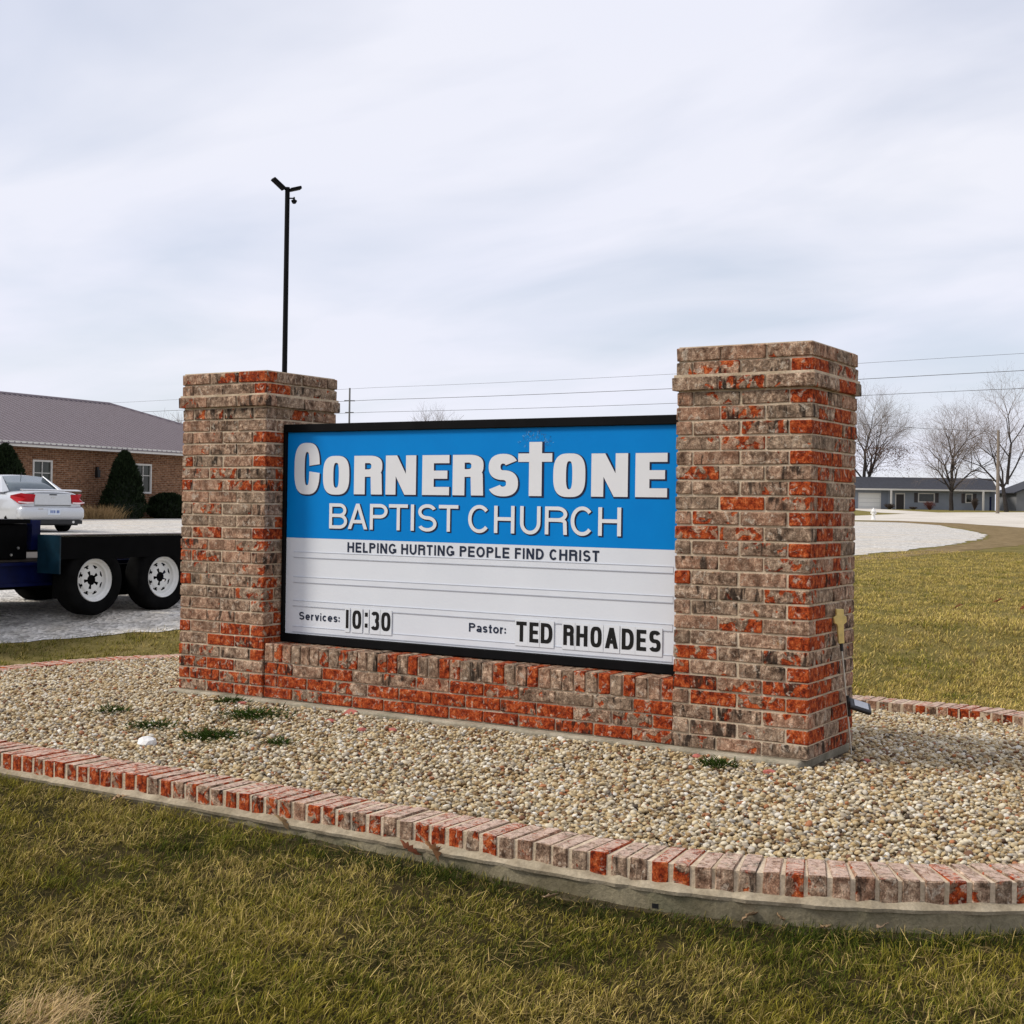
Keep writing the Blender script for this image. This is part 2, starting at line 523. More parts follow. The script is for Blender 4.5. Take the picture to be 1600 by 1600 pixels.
# ------------------------------------------------------------------ the ground
FALL = np.array([fw.x, fw.y]); FALL /= np.linalg.norm(FALL)       # the land rises gently this way
SIDE = np.array([FALL[1], -FALL[0]])
C2 = np.array([CAM.x, CAM.y])
GD = [-60, 0, 4, 5.2, 6.6, 8, 11, 12.2, 13.6, 20, 35, 65, 110, 175, 400, 900]
GZ = [-.36, -.33, -.30, -.272, -.215, -.20, -.16, -.11, .13, .25, .42, .55, .95, 1.6, 1.7, 1.7]
def gz(x, y):
    d = (np.asarray(x)-C2[0])*FALL[0] + (np.asarray(y)-C2[1])*FALL[1]
    return np.interp(d, GD, GZ)
def sheet(name, poly, dz, mat, extra=(), ragged=False):
    """a polygon in plan laid on the land"""
    bm = bmesh.new()
    if ragged:
        fine = []
        rr = random.Random(4)
        for (xa, ya), (xb, yb) in zip(poly, poly[1:]+poly[:1]):
            dm = math.hypot((xa+xb)/2-C2[0], (ya+yb)/2-C2[1])
            st_ = .16 if dm < 22 else (.5 if dm < 60 else 3.0)
            k = max(1, int(math.hypot(xb-xa, yb-ya)/st_))
            for i in range(k):
                q = (.05 if dm < 22 else .12) if i else .02
                fine.append((xa+(xb-xa)*i/k+rr.uniform(-q, q), ya+(yb-ya)*i/k+rr.uniform(-q*.5, q*.5)))
        poly = fine
    vs = [bm.verts.new((x, y, 0)) for x, y in poly]
    bm.faces.new(vs)
    for d in list(GD[1:-1]) + list(extra):
        p = C2 + FALL*d
        bmesh.ops.bisect_plane(bm, geom=bm.verts[:]+bm.edges[:]+bm.faces[:], plane_co=(p[0], p[1], 0), plane_no=(FALL[0], FALL[1], 0))
    bmesh.ops.triangulate(bm, faces=bm.faces[:])
    for v in bm.verts: v.co.z = float(gz(v.co.x, v.co.y)) + dz
    bm.normal_update()
    for f in bm.faces:
        if f.normal.z < 0: f.normal_flip()
    me = bpy.data.meshes.new(name)
    bm.to_mesh(me); bm.free()
    return tag(link(name, me, mat), kind='structure')

# lawn: one sheet to the horizon
pts = []
W_ = 700
quad = [C2 + SIDE*sx*W_ + FALL*d for sx, d in ((-1, -40), (1, -40), (1, 880), (-1, 880))]
sheet('lawn', [tuple(q) for q in quad], 0.0, 'lawn_ground')
def soil_under(name, d0, d1, f0, f1, dz):
    q = [C2 + SIDE*f0*d0 + FALL*d0, C2 + SIDE*f1*d0 + FALL*d0, C2 + SIDE*f1*d1 + FALL*d1, C2 + SIDE*f0*d1 + FALL*d1]
    sheet(name, [tuple(p) for p in q], dz, 'thatch')
soil_under('turf_soil', 2.2, 9.0, -.62, .62, .004)
# gravel lot: along the bed, round the tip and back to the church
lot = [(-9.5, -9.0), (-5.6, -2.2), (-3.74, 1.41), (-3.28, 2.05), (-2.81, 2.69), (-2.45, 4.5), (-2.3, 9.0), (-2.25, 15.0), (-2.24, 21.3), (-2.18, 25.0), (-2.49, 30.1), (-3.2, 35.7),
       (-4.2, 41.0), (-5.1, 45.0), (-7.3, 51.8), (-11.95, 64.8), (-15.4, 70.3), (-18.4, 70.6), (-28, 66), (-35.2, 58), (-34.5, 48), (-36.4, 34), (-35.6, 20), (-34.6, 5), (-33.5, -9.0)]
sheet('gravel_lot', lot, 0.006, 'lot_gravel', ragged=True)
m = Mat('dead_grass', 1.0, spec=0.03)
nz_ = m.noise(2.2, 6, 0.75)
m.color(m.ramp(nz_, [(0.3, (0.10, 0.075, 0.035)), (0.5, (0.20, 0.145, 0.075)), (0.7, (0.33, 0.25, 0.14))]))
m.bump(nz_, 1.0, 0.05)
sheet('dead_grass_verge', [(-2.2, 17.0), (-2.0, 21.3), (-2.0, 25.0), (-2.3, 30.1), (-3.0, 35.7), (-4.0, 41.0), (-5.0, 45.2), (-7.1, 51.9), (-11.8, 64.9), (-15.3, 70.6), (-18.3, 71.0), (-17.5, 76.6), (-12.8, 72.5), (-7.5, 63.6), (-1.5, 56.0),
      (-.2, 50.0), (-1.5, 44.0), (-1.6, 38.0), (-1.0, 31.0), (-1.1, 25.0), (-1.3, 20.0)], 0.003, 'dead_grass', ragged=True)
road = [(-60, 64), (-30, 72.5), (-19.8, 75.1), (-17.5, 76.5), (-12.8, 72.4), (-7.5, 63.5), (4, 49), (30, 26), (60, 80), (10, 150), (-27, 160), (-30.7, 134), (-28.6, 113), (-26.9, 97), (-36, 92), (-60, 88)]
sheet('road', road, 0.008, 'road', ragged=True)
sheet('driveway', [(-50.6, 163.6), (-46.8, 166.2), (-30.4, 134.5), (-29.2, 119.0), (-32.5, 122.0)], 0.012, 'road')

# ------------------------------------------------------------------ bricks
_bm_cache = {}
def brick_mesh(lx, ly, lz, variant, ch=0.0045, jit=0.0022):
    key = (round(lx, 4), round(ly, 4), round(lz, 4), variant)
    if key in _bm_cache: return _bm_cache[key]
    bm = bmesh.new()
    bmesh.ops.create_cube(bm, size=1.0)
    for v in bm.verts: v.co = Vector((v.co.x*lx, v.co.y*ly, v.co.z*lz))
    bmesh.ops.bevel(bm, geom=bm.edges[:], offset=ch, segments=1, affect='EDGES', profile=0.5)
    rr = random.Random(hash(key) & 0xffff)
    for v in bm.verts:
        v.co += Vector((rr.uniform(-jit, jit), rr.uniform(-jit, jit), rr.uniform(-jit, jit)))
    bmesh.ops.recalc_face_normals(bm, faces=bm.faces)
    me = bpy.data.meshes.new('brick')
    bm.to_mesh(me); bm.free()
    _bm_cache[key] = me
    return me
def put_brick(parent, x0, x1, y0, y1, z0, z1, colr, mat='brick', variant=None, jog=0.0018):
    me = brick_mesh(x1-x0, y1-y0, z1-z0, random.randrange(4) if variant is None else variant)
    o = link('brick', me, mat, parent, ((x0+x1)/2 + random.uniform(-jog, jog), (y0+y1)/2 + random.uniform(-jog, jog), (z0+z1)/2 + random.uniform(-.001, .001)),
             (random.uniform(-.006, .006), random.uniform(-.006, .006), random.uniform(-.006, .006)))
    o.color = (*colr, 1)
    return o
def bcol(red, dark):
    """chance of red clay showing, chance of burnt patches"""
    t = random.random()
    r = random.uniform(0.68, 0.95) if t < red else (random.uniform(0.30, 0.52) if t < red+0.22 else random.uniform(0, 0.22))
    d = random.uniform(0.6, 1.0) if random.random() < dark else random.uniform(0, 0.45)
    return (r, d, random.random())

CO = 0.07934          # course height
J = 0.0105            # joint
PA, PB = 0.758, 0.706
def pillar(x0, label, right):
    t = empty('brick_pillar', (x0+PA/2, PB/2, 0), label=label, cat='pillar', group='brick pillars of the sign')
    inv = Vector((-(x0+PA/2), -PB/2, 0))
    def B(a, b, c, d, e, f, col): put_brick(t, a+inv.x, b+inv.x, c+inv.y, d+inv.y, e, f, col)
    core = MB()
    g = 0.0075
    core.box(x0+g+inv.x, x0+PA-g+inv.x, g+inv.y, PB-g+inv.y, 0, 24*CO+0.004)
    core.box(x0+g-.02+inv.x, x0+PA-g+.02+inv.x, g-.02+inv.y, PB-g+.02+inv.y, 24*CO+.004, 25*CO+.004)
    core.box(x0+g+inv.x, x0+PA-g+inv.x, g+inv.y, PB-g+inv.y, 25*CO+.004, 27*CO-0.004)
    core.build('mortar_core', 'mortar', t)
    for i in range(27):
        z0 = i*CO + (0.0 if i else 0.004); z1 = (i+1)*CO - J
        ex = 0.022 if i == 24 else (0.004 if i > 24 else 0.0)
        X0, X1, Y0, Y1 = x0-ex, x0+PA+ex, -ex, PB+ex
        low = i < 6
        rd = (0.30 if low else 0.09) if not right else (0.14 if low else 0.05)
        dk = 0.5 if i > 22 else 0.30
        h = 0.1
        if i % 2 == 0:
            w = (X1-X0)/3
            for k in range(3):
                a = X0+k*w+(J/2 if k else 0); b = X0+(k+1)*w-(J/2 if k < 2 else 0)
                fr = rd
                B(a, b, Y0, Y0+h, z0, z1, bcol(fr, dk))
                B(a, b, Y1-h, Y1, z0, z1, bcol(rd, dk))
            w = (Y1-Y0-2*h)/2
            for k in range(2):
                a = Y0+h+k*w+J/2; b = Y0+h+(k+1)*w-J/2
                B(X0, X0+h, a, b, z0, z1, bcol(rd, dk)); B(X1-h, X1, a, b, z0, z1, bcol(0.22, dk+.1))
        else:
            hl, hr = (0.100, 0.122) if right else (0.105, 0.112)
            w = (Y1-Y0)/3
            for k in range(3):
                a = Y0+k*w+(J/2 if k else 0); b = Y0+(k+1)*w-(J/2 if k < 2 else 0)
                cl_ = bcol(0.25, dk)
                cr_ = bcol(0.28, dk+.1)
                if k == 0 and not right: cr_ = bcol(.62, .2)
                if k == 0 and right:
                    cr_ = (random.uniform(.9, 1.0), random.uniform(0, .3), random.random()) if random.random() < 0.82 else bcol(0.3, .5)
                B(X0, X0+hl-J, a, b, z0, z1, cl_); B(X1-hr+J*.2, X1, a, b, z0, z1, cr_)
            n = 2
            w = (X1-X0-hl-hr)/n
            for k in range(n):
                a = X0+hl+k*w+(J/2 if k else 0); b = X0+hl+(k+1)*w-J*.8
                B(a, b, Y0, Y0+h, z0, z1, bcol(rd, dk)); B(a, b, Y1-h, Y1, z0, z1, bcol(rd, dk))
    # weathered mortar cap, slightly crowned
    m = MB()
    n = 6
    vs, fs = [], []
    for j in range(n+1):
        for i in range(n+1):
            u, v = i/n, j/n
            e = min(u, 1-u, v, 1-v)
            vs.append((x0-.002+u*(PA+.004)+inv.x, -.002+v*(PB+.004)+inv.y, 27*CO-0.014 + min(e*.12, .016) + random.uniform(-.002, .002)))
    for j in range(n):
        for i in range(n):
            k = j*(n+1)+i
            fs.append((k, k+1, k+n+2, k+n+1))
    m.add(vs, fs)
    m.build('mortar_cap', 'mortar', t, smooth=True)
    return t
SW = 4.4575
pillar(0.0, 'brick pillar on the gravel lot side of the church sign, towards the trailer', False)
pillar(SW-PA, 'brick pillar with the solar stake light leaning by its shaded side', True)

# low wall under the cabinet
wx0, wx1 = PA+0.002, SW-PA-0.002
wall = empty('low_brick_wall', ((wx0+wx1)/2, .35, 0), label='low red brick wall with an upright brick top course under the sign cabinet', cat='brick wall')
inv = Vector((-(wx0+wx1)/2, -.35, 0))
MB().box(wx0+inv.x, wx1+inv.x, .024+inv.y, .68+inv.y, 0, .345).build('mortar_core', 'mortar', wall)
for i in range(3):
    z0 = i*CO+(0.004 if i == 0 else 0); z1 = (i+1)*CO-J
    x = wx0 - (0.127 if i % 2 else 0.0)
    pitch = 0.2447 if i % 2 == 0 else 0.2447
    while x < wx1-0.03:
        a = max(x, wx0)+J/2; b = min(x+pitch, wx1)-J/2
        if b-a > 0.03:
            c = bcol([.80, .62, .42][i], .2)
            put_brick(wall, a+inv.x, b+inv.x, .013+inv.y, .113+inv.y, z0, z1, c)
        x += pitch
nrl = 38
pw = (wx1-wx0)/nrl
for k in range(nrl):
    a = wx0+k*pw+.0045; b = wx0+(k+1)*pw-.0045
    put_brick(wall, a+inv.x, b+inv.x, .012+inv.y, .257+inv.y, 3*CO, .352+random.uniform(-.002, .002), bcol(.2, .22))
# footing
ft = MB()
ft.box(-.05, SW-.03, -.05, PB+.05, -.25, -.0015)
o = tag(ft.build('concrete_footing', 'footing_concrete'), 'pale concrete footing strip showing under the bricks of the sign', 'footing')
bevel(o, .012, 2)

# ------------------------------------------------------------------ sign cabinet
FX0, FX1, FZ0, FZ1 = PA+.004, SW-PA-.004, .357, 1.79
FY = 0.185                          # face plane
cab = empty('sign_cabinet', ((FX0+FX1)/2, .35, FZ0), label='wide blue and white church sign in a black metal cabinet between the brick pillars', cat='sign')
ci = Vector((-(FX0+FX1)/2, -.35, -FZ0))
def cabp(mb, name, mat, parent=cab, **kw):
    mb.v = [(x+ci.x, y+ci.y, z+ci.z) for x, y, z in mb.v]
    return mb.build(name, mat, parent, **kw)
cabp(MB().box(FX0, FX1, FY+.014, .54, FZ0, FZ1), 'cabinet_body', 'frame_black')
fx0, fx1, fz0, fz1 = .786, SW-.786, .411, 1.737
for nm, bx in (('frame_rail', (FX0, FX1, fz1, FZ1)), ('frame_rail', (FX0, FX1, FZ0, fz0)), ('frame_stile', (FX0, fx0, fz0+.0005, fz1-.0005)), ('frame_stile', (fx1, FX1, fz0+.0005, fz1-.0005))):
    o = cabp(MB().box(bx[0], bx[1], .165, FY+.0138, bx[2], bx[3]), nm, 'frame_black')
    bevel(o, .004, 2)
header = cabp(MB().box(fx0+.0005, fx1-.0005, FY, FY+.0135, 1.043, fz1-.0005), 'header_panel', 'face_blue')
header['label'] = 'bright blue header panel with the church name'
message = cabp(MB().box(fx0+.0005, fx1-.0005, FY, FY+.0135, fz0+.0005, 1.0425), 'message_panel', 'face_white')
message['label'] = 'white message panel with letter tracks'

# ---- lettering drawn as flat strips
def rect(x0, y0, x1, y1): return [[(x0, y0), (x1, y0), (x1, y1), (x0, y1)]]
def arc(cx, cy, rx, ry, a0, a1, tx, ty, n=2.0, seg=22):
    qs = []
    def pt(t, a, b):
        c, s_ = math.cos(t), math.sin(t)
        return (cx + math.copysign(abs(c)**(2/n), c)*a, cy + math.copysign(abs(s_)**(2/n), s_)*b)
    ts = [R(a0 + (a1-a0)*i/seg) for i in range(seg+1)]
    for t0, t1 in zip(ts, ts[1:]):
        qs.append([pt(t0, rx, ry), pt(t1, rx, ry), pt(t1, max(rx-tx, .0004), max(ry-ty, .0004)), pt(t0, max(rx-tx, .0004), max(ry-ty, .0004))])
    return qs
def cut_angle(yfrac, n):
    return math.degrees(math.asin(min(1, yfrac**(n/2))))
def glyph(ch, w, h, tx, ty, n=2.0):
    """list of stroke pieces, each a list of quads; (0,0) to (w,h)"""
    A = []
    if ch == 'I' or ch == '1': A = [rect(0, 0, w, h)]
    elif ch == 'L': A = [rect(0, 0, tx, h), rect(tx, 0, w, ty)]
    elif ch == 'T': A = [rect(w/2-tx/2, 0, w/2+tx/2, h), rect(0, h-ty, w, h)]
    elif ch == 'H': A = [rect(0, 0, tx, h), rect(w-tx, 0, w, h), rect(tx, h*.52-ty/2, w-tx, h*.52+ty/2)]
    elif ch in 'EF':
        A = [rect(0, 0, tx, h), rect(tx, h-ty, w, h), rect(tx, h*.51-ty/2, w*.93, h*.51+ty/2)]
        if ch == 'E': A.append(rect(tx, 0, w, ty))
    elif ch == 'N':
        d = tx*1.12
        A = [rect(0, 0, tx, h), rect(w-tx, 0, w, h), [[(0, h), (d, h), (w, 0), (w-d, 0)]]]
    elif ch == 'A':
        d = tx*1.12
        A = [[[(0, 0), (d, 0), (w/2+d/2, h), (w/2-d/2, h)]], [[(w-d, 0), (w, 0), (w/2+d/2, h), (w/2-d/2, h)]], rect(w*.2, h*.23, w*.8, h*.23+ty)]
    elif ch == 'v':
        d = tx*1.1
        A = [[[(0, h), (d, h), (w/2+d/2, 0), (w/2-d/2, 0)]], [[(w-d, h), (w, h), (w/2+d/2, 0), (w/2-d/2, 0)]]]
    elif ch in 'O0o': A = [arc(w/2, h/2, w/2, h/2, 0, 360, tx, ty, n, 44)]
    elif ch in 'Cc':
        a = cut_angle(.17, n) if n > 2.2 else 40
        A = [arc(w/2, h/2, w/2, h/2, a, 360-a, tx, ty, n, 40)]
    elif ch == 'G':
        A = [arc(w/2, h/2, w/2, h/2, 38, 322, tx, ty, n, 36), rect(w-tx, .12*h, w, .5*h), rect(w*.55, .5*h-ty, w-tx, .5*h)]
    elif ch == 'e':
        A = [arc(w/2, h/2, w/2, h/2, 2, 318, tx, ty, n, 36), rect(tx*.8, h*.5-ty/2, w-tx*.1, h*.5+ty/2)]
    elif ch == 'U':
        ry = min(h*.42, w*.55)
        A = [rect(0, ry, tx, h), rect(w-tx, ry, w, h), arc(w/2, ry, w/2, ry, 180, 360, tx, ty, n, 24)]
    elif ch == 'D':
        cx_ = w*.42
        A = [rect(0, 0, tx, h), rect(tx, h-ty, cx_, h), rect(tx, 0, cx_, ty), arc(cx_, h/2, w-cx_, h/2, -90, 90, tx, ty, n, 26)]
    elif ch in 'PRB':
        hb = h*(.56 if ch == 'P' else .545)
        cx_ = w*.56 if n < 2.2 else w*.5
        ww = w if ch != 'B' else w*.95
        A = [rect(0, 0, tx, h), rect(tx, h-ty, cx_, h), rect(tx, h-hb, cx_, h-hb+ty), arc(cx_, h-hb/2, ww-cx_, hb/2, -90, 90, tx, ty, n, 20)]
        if ch == 'R':
            yj = h-hb+ty; ry = h*.17
            A += [arc(w*.5, yj-ry, w*.48, ry, 0, 90, tx, ty, max(n, 2.4), 12), rect(w*.98-tx, 0, w*.98, yj-ry)]
            A[-1] = [[(w-tx, 0), (w, 0), (w*.98, yj-ry), (w*.98-tx, yj-ry)]]
        if ch == 'B':
            hl = h-hb+ty
            A += [rect(tx, 0, cx_, ty), arc(cx_, hl/2, w-cx_, hl/2, -90, 90, tx, ty, n, 20)]
    elif ch in 'Ss':
        hh = (h+ty)/2
        A = [arc(w/2, h-hh/2, w/2*.97, hh/2, 24, 270, tx, ty, n, 26), arc(w/2, hh/2, w/2, hh/2, 90, -156, tx, ty, n, 26)]
    elif ch == '3':
        hh = (h+ty)/2
        A = [arc(w/2, h-hh/2, w/2*.97, hh/2, 156, -90, tx, ty, n, 26), arc(w/2, hh/2, w/2, hh/2, 90, -156, tx, ty, n, 26)]
    elif ch == 'r': A = [rect(0, 0, tx, h), arc(w*.9, h*.55, w*.9, h*.45, 90, 180, tx, ty, 2, 10)]
    elif ch == 'i': A = [rect(0, 0, w, h*.72), rect(0, h*.84, w, h)]
    elif ch == 't': A = [rect(w*.25, 0, w*.25+tx, h), rect(0, h*.78-ty, w*.25, h*.78), rect(w*.25+tx, h*.78-ty, w, h*.78), rect(w*.25+tx, 0, w*.95, ty)]
    elif ch == 'a':
        A = [rect(w-tx, 0, w, h*.62), arc(w/2, h*.62, w/2, h*.38, 0, 152, tx, ty, 2, 16), arc(w*.46, h*.29, w*.46, h*.29, 0, 360, tx, ty, 2, 24)]
    elif ch == ':': A = [rect(0, h*.08, w, h*.08+w*1.15), rect(0, h*.9-w*1.15, w, h*.9)]
    elif ch == '+':
        A = [rect(w*.325, 0, w*.325+tx, h), rect(0, h*.632, w*.325, h*.632+ty), rect(w*.325+tx, h*.632, w, h*.632+ty)]
    return A
def letter(ch, x0, x1, z0, z1, tx, ty, y, mat, parent, n=2.0, grow=0.0, shift=(0, 0), name='letter'):
    w, h = x1-x0+2*grow, z1-z0+2*grow
    mb = MB()
    for k, piece in enumerate(glyph(ch, w, h, tx+2*grow, ty+2*grow, n)):
        yy = y - k*.00012
        for q in piece:
            mb.add([(x0-grow+shift[0]+px, yy, z0-grow+shift[1]+pz) for px, pz in q], [(0, 1, 2, 3)])
    mb.v = [(a+ci.x, b+ci.y, c+ci.z) for a, b, c in mb.v]
    me = bpy.data.meshes.new(name)
    me.from_pydata(mb.v, [], mb.f)
    bm = bmesh.new(); bm.from_mesh(me)
    bmesh.ops.remove_doubles(bm, verts=bm.verts, dist=1e-6)
    for f in bm.faces:
        if f.normal.y > 0: f.normal_flip()
    bm.to_mesh(me); bm.free()
    return link(name, me, mat, parent)

BIG = [('C', .848, 1.064, 1.329, 1.667), ('O', 1.093, 1.311, 1.329, 1.580), ('R', 1.350, 1.577, 1.333, 1.579), ('N', 1.604, 1.841, 1.333, 1.579), ('E', 1.888, 2.092, 1.333, 1.579),
       ('R', 2.117, 2.342, 1.333, 1.579), ('S', 2.376, 2.588, 1.329, 1.583), ('+', 2.587, 2.821, 1.333, 1.651), ('O', 2.829, 3.043, 1.329, 1.582), ('N', 3.082, 3.317, 1.333, 1.580), ('E', 3.364, 3.562, 1.333, 1.580)]
for ch, a, b, c, d in BIG:
    tx = .088 if ch in 'RNE+' else (.086 if ch == 'O' else (.088 if ch == 'C' else .084))
    ty = .050 if ch in 'E+' else (.047 if ch in 'R' else (.058 if ch == 'S' else (.060 if ch == 'C' else .045)))
    if ch == 'N': tx = .079
    n = 2.9 if ch in 'CO' else (2.7 if ch in 'R' else 2.35)
    letter(ch, a, b, c, d, tx, ty, FY-.0012, 'print_navy', header, n, grow=.0055, shift=(.0055, -.0045), name='letter_shadow')
    letter(ch, a, b, c, d, tx, ty, FY-.0034, 'print_white', header, n)
MID = [('B', 1.150, 1.299), ('A', 1.305, 1.463), ('P', 1.483, 1.624), ('T', 1.634, 1.782), ('I', 1.805, 1.830), ('S', 1.860, 2.002), ('T', 2.018, 2.163),
       ('C', 2.236, 2.396), ('H', 2.423, 2.567), ('U', 2.606, 2.747), ('R', 2.777, 2.927), ('C', 2.950, 3.103), ('H', 3.131, 3.278)]
for ch, a, b in MID:
    e = .003 if ch in 'SCU' else 0
    zt = 1.273 + (e if ch != 'U' else 0)
    n = 2.05
    letter(ch, a, b, 1.110-e, zt, .0245, .0215, FY-.0012, 'print_navy', header, n, grow=.0032, shift=(.0062, -.0052), name='letter_shadow')
    letter(ch, a, b, 1.110-e, zt, .0245, .0215, FY-.0034, 'print_white', header, n)
WID = dict(H=.72, E=.64, L=.56, P=.66, I=.28, N=.72, G=.78, U=.72, R=.72, T=.62, O=.78, F=.60, D=.72, C=.72, S=.67)
for word, a, b, z0 in (('HELPING', 1.303, 1.695, .961), ('HURTING', 1.733, 2.136, .961), ('PEOPLE', 2.176, 2.533, .961), ('FIND', 2.572, 2.771, .961), ('CHRIST', 2.810, 3.140, .961)):
    tot = sum(WID[c] for c in word)
    k = (b-a+.012)/tot
    x = a
    for c in word:
        w = WID[c]*k
        gw = .0125 if c == 'I' else w-.0125
        gx = x + ((w-gw)/2-.006 if c == 'I' else 0)
        letter(c, gx, gx+gw, z0, z0+.064, .0138, .0122, FY-.0016, 'print_text', message)
        x += w
def lower(text, a, b, z0, cap):
    wid = dict(S=.62, P=.62, e=.54, r=.36, v=.52, i=.22, c=.5, s=.48, a=.52, t=.36, o=.56)
    wid[':'] = .24
    tot = sum(wid[c] for c in text); k = (b-a+.008)/tot
    x = a
    for c in text:
        w = wid[c]*k
        h = cap if c in 'SP' else (cap*.98 if c == 'i' else (cap*.93 if c == 't' else cap*.74))
        gw = .0095 if c in 'i:' else w-.0085
        letter(c, x, x+gw, z0, z0+h, .0112, .0100, FY-.0016, 'print_text', message)
        x += w
lower('Services:', .906, 1.252, .506, .052)
lower('Pastor:', 2.252, 2.520, .510, .053)
# letter tracks on the message panel
for z in (.932, .768, .612, .442):
    tr = cabp(MB().box(.852, SW-.852, FY-.0022, FY-.0004, z-.016, z+.016), 'letter_track', 'track', cab)
    for dz in (-.0185, .0185):
        l_ = MB().box(.852, SW-.852, FY-.0042, FY-.0003, z+dz-.0013, z+dz+.0013)
        l_.v = [(x+ci.x, y+ci.y, q+ci.z) for x, y, q in l_.v]
        l_.build('track_lip', 'track_edge', tr)
# changeable letter tiles standing in the lower track
TILES = [('1', 1.304, 1.326), ('0', 1.357, 1.429), (':', 1.458, 1.481), ('3', 1.507, 1.573), ('0', 1.589, 1.662),
         ('T', 2.593, 2.665), ('E', 2.684, 2.746), ('D', 2.762, 2.841), ('R', 2.914, 2.984), ('H', 3.000, 3.074), ('O', 3.093, 3.166), ('A', 3.187, 3.271), ('D', 3.294, 3.370), ('E', 3.387, 3.448), ('S', 3.466, 3.537)]
for ch, a, b in TILES:
    tl = cabp(MB().box(a-.009, b+.009, FY-.0062, FY-.0046, .449, .606), 'letter_tile', 'tile', cab)
    if ch == ':':
        for zq in (.487, .556): letter('I', a, b, zq, zq+.026, .0225, .0205, FY-.0072, 'print_black', tl, name='colon_dot')
    else: letter(ch, a, b, .474, .592, .0245, .0220, FY-.0072, 'print_black', tl, 2.9 if ch in '0O' else 2.6)
# printed rays round the cross
ra, rb = MB(), MB()
cxr, czr = 2.7055, 1.60
for k in range(150):
    t = R(random.uniform(14, 166)); d0 = random.uniform(.045, .12)
    if abs(math.cos(t)*d0) < .05 and math.sin(t)*d0 < .062: continue
    l_ = random.uniform(.004, .011); wv = .0011
    c, s_ = math.cos(t), math.sin(t)
    p0 = (cxr+c*d0*1.1, czr+s_*d0); p1 = (cxr+c*(d0*1.1+l_), czr+s_*(d0+l_))
    if p1[1] > 1.728: continue
    (ra if k % 3 else rb).add([(p0[0]-s_*wv, FY-.0008, p0[1]+c*wv), (p0[0]+s_*wv, FY-.0008, p0[1]-c*wv), (p1[0]+s_*wv, FY-.0008, p1[1]-c*wv), (p1[0]-s_*wv, FY-.0008, p1[1]+c*wv)], [(0, 1, 2, 3)])
cabp(ra, 'ray_print', 'print_ray', header)['kind'] = 'stuff'; cabp(rb, 'ray_print', 'print_pale', header)['kind'] = 'stuff'

# ------------------------------------------------------------------ oval bed with brick kerb
BX0, BX1, BY, RO = 0.10, 4.20, 0.63, 2.58
KL, KW, KH, KT = .245, .067, .095, -.08
half = math.pi*RO
straight = BX1-BX0
per = 2*half+2*straight
def oval(s, r):
    """point and outward angle at distance s along the outer edge, at radius r"""
    s = s % per
    if s < straight: return (BX0+s, BY-r, -math.pi/2)
    s -= straight
    if s < half:
        a = -math.pi/2 + s/RO
        return (BX1+r*math.cos(a), BY+r*math.sin(a), a)
    s -= half
    if s < straight: return (BX1-s, BY+r, math.pi/2)
    s -= straight
    a = math.pi/2 + s/RO
    return (BX0+r*math.cos(a), BY+r*math.sin(a), a)
kerb = empty('brick_kerb', ((BX0+BX1)/2, BY, -.2), label='oval kerb of upright red bricks on a concrete base round the pebble bed', cat='kerb')
kx, ky, kz = (BX0+BX1)/2, BY, -.2
def ring(name, r0, r1, z0, z1, mat, step=.06, wob=0.0):
    mb = MB()
    n = int(per/step)
    vs = []
    for i in range(n):
        for r, z in ((r0, z0), (r0, z1), (r1, z1), (r1, z0)):
            x, y, a = oval(i*per/n, r + (random.uniform(-wob, wob) if r == r1 else 0))
            vs.append((x-kx, y-ky, z-kz + (random.uniform(-wob, wob)*.5 if z == z1 else 0)))
    fs = []
    for i in range(n):
        j = (i+1) % n
        for k in range(4):
            k2 = (k+1) % 4
            fs.append((i*4+k, i*4+k2, j*4+k2, j*4+k))
    mb.add(vs, fs)
    return mb.build(name, mat, kerb)
ring('mortar_bed', RO-KL+.004, RO-.006, KT-KH-.004, KT-.006, 'mortar', wob=.001)
ring('concrete_base', RO-KL-.02, RO+.024, -.42, KT-KH-.014, 'kerb_concrete', wob=.005)
wash = MB()
n = int(per/.05)
vs = []
for i in range(n):
    wv = random.uniform(-.006, .008)
    for rr_, z in ((RO-.010, KT-KH+.016+wv), (RO+.008+wv, KT-KH+.010+wv*.5), (RO+.034+wv, KT-KH-.004), (RO+.030+wv, KT-KH-.018), (RO-.010, KT-KH-.018)):
        x, y, a = oval(i*per/n, rr_)
        vs.append((x-kx, y-ky, z-kz))
wash.add(vs, [(i*5+k, i*5+(k+1) % 5, ((i+1) % n)*5+(k+1) % 5, ((i+1) % n)*5+k) for i in range(n) for k in range(5)])
wash.build('mortar_wash', 'kerb_wash', kerb)
NB = 287
for i in range(NB):
    x, y, a = oval((i+.5)*per/NB, RO-KL/2)
    me = brick_mesh(KL, KW+random.choice((-.003, 0, .003)), KH, random.randrange(4), .004, .002)
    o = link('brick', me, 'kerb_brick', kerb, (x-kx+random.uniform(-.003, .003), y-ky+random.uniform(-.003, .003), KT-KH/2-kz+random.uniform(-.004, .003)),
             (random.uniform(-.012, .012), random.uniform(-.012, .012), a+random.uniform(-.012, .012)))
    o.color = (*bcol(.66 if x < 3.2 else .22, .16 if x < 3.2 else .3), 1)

# weep holes in the base
for sx_, z_ in ((BX1-BX0+.36, -.245), (BX1-BX0+1.04, -.275)):
    x, y, a = oval(sx_, RO+.020)
    MB().box(-.008, .008, -.013, .013, -.009, .009).build('weep_hole', 'black_plastic', kerb, loc=(x-kx, y-ky, z_-kz), rot=(0, 0, a))

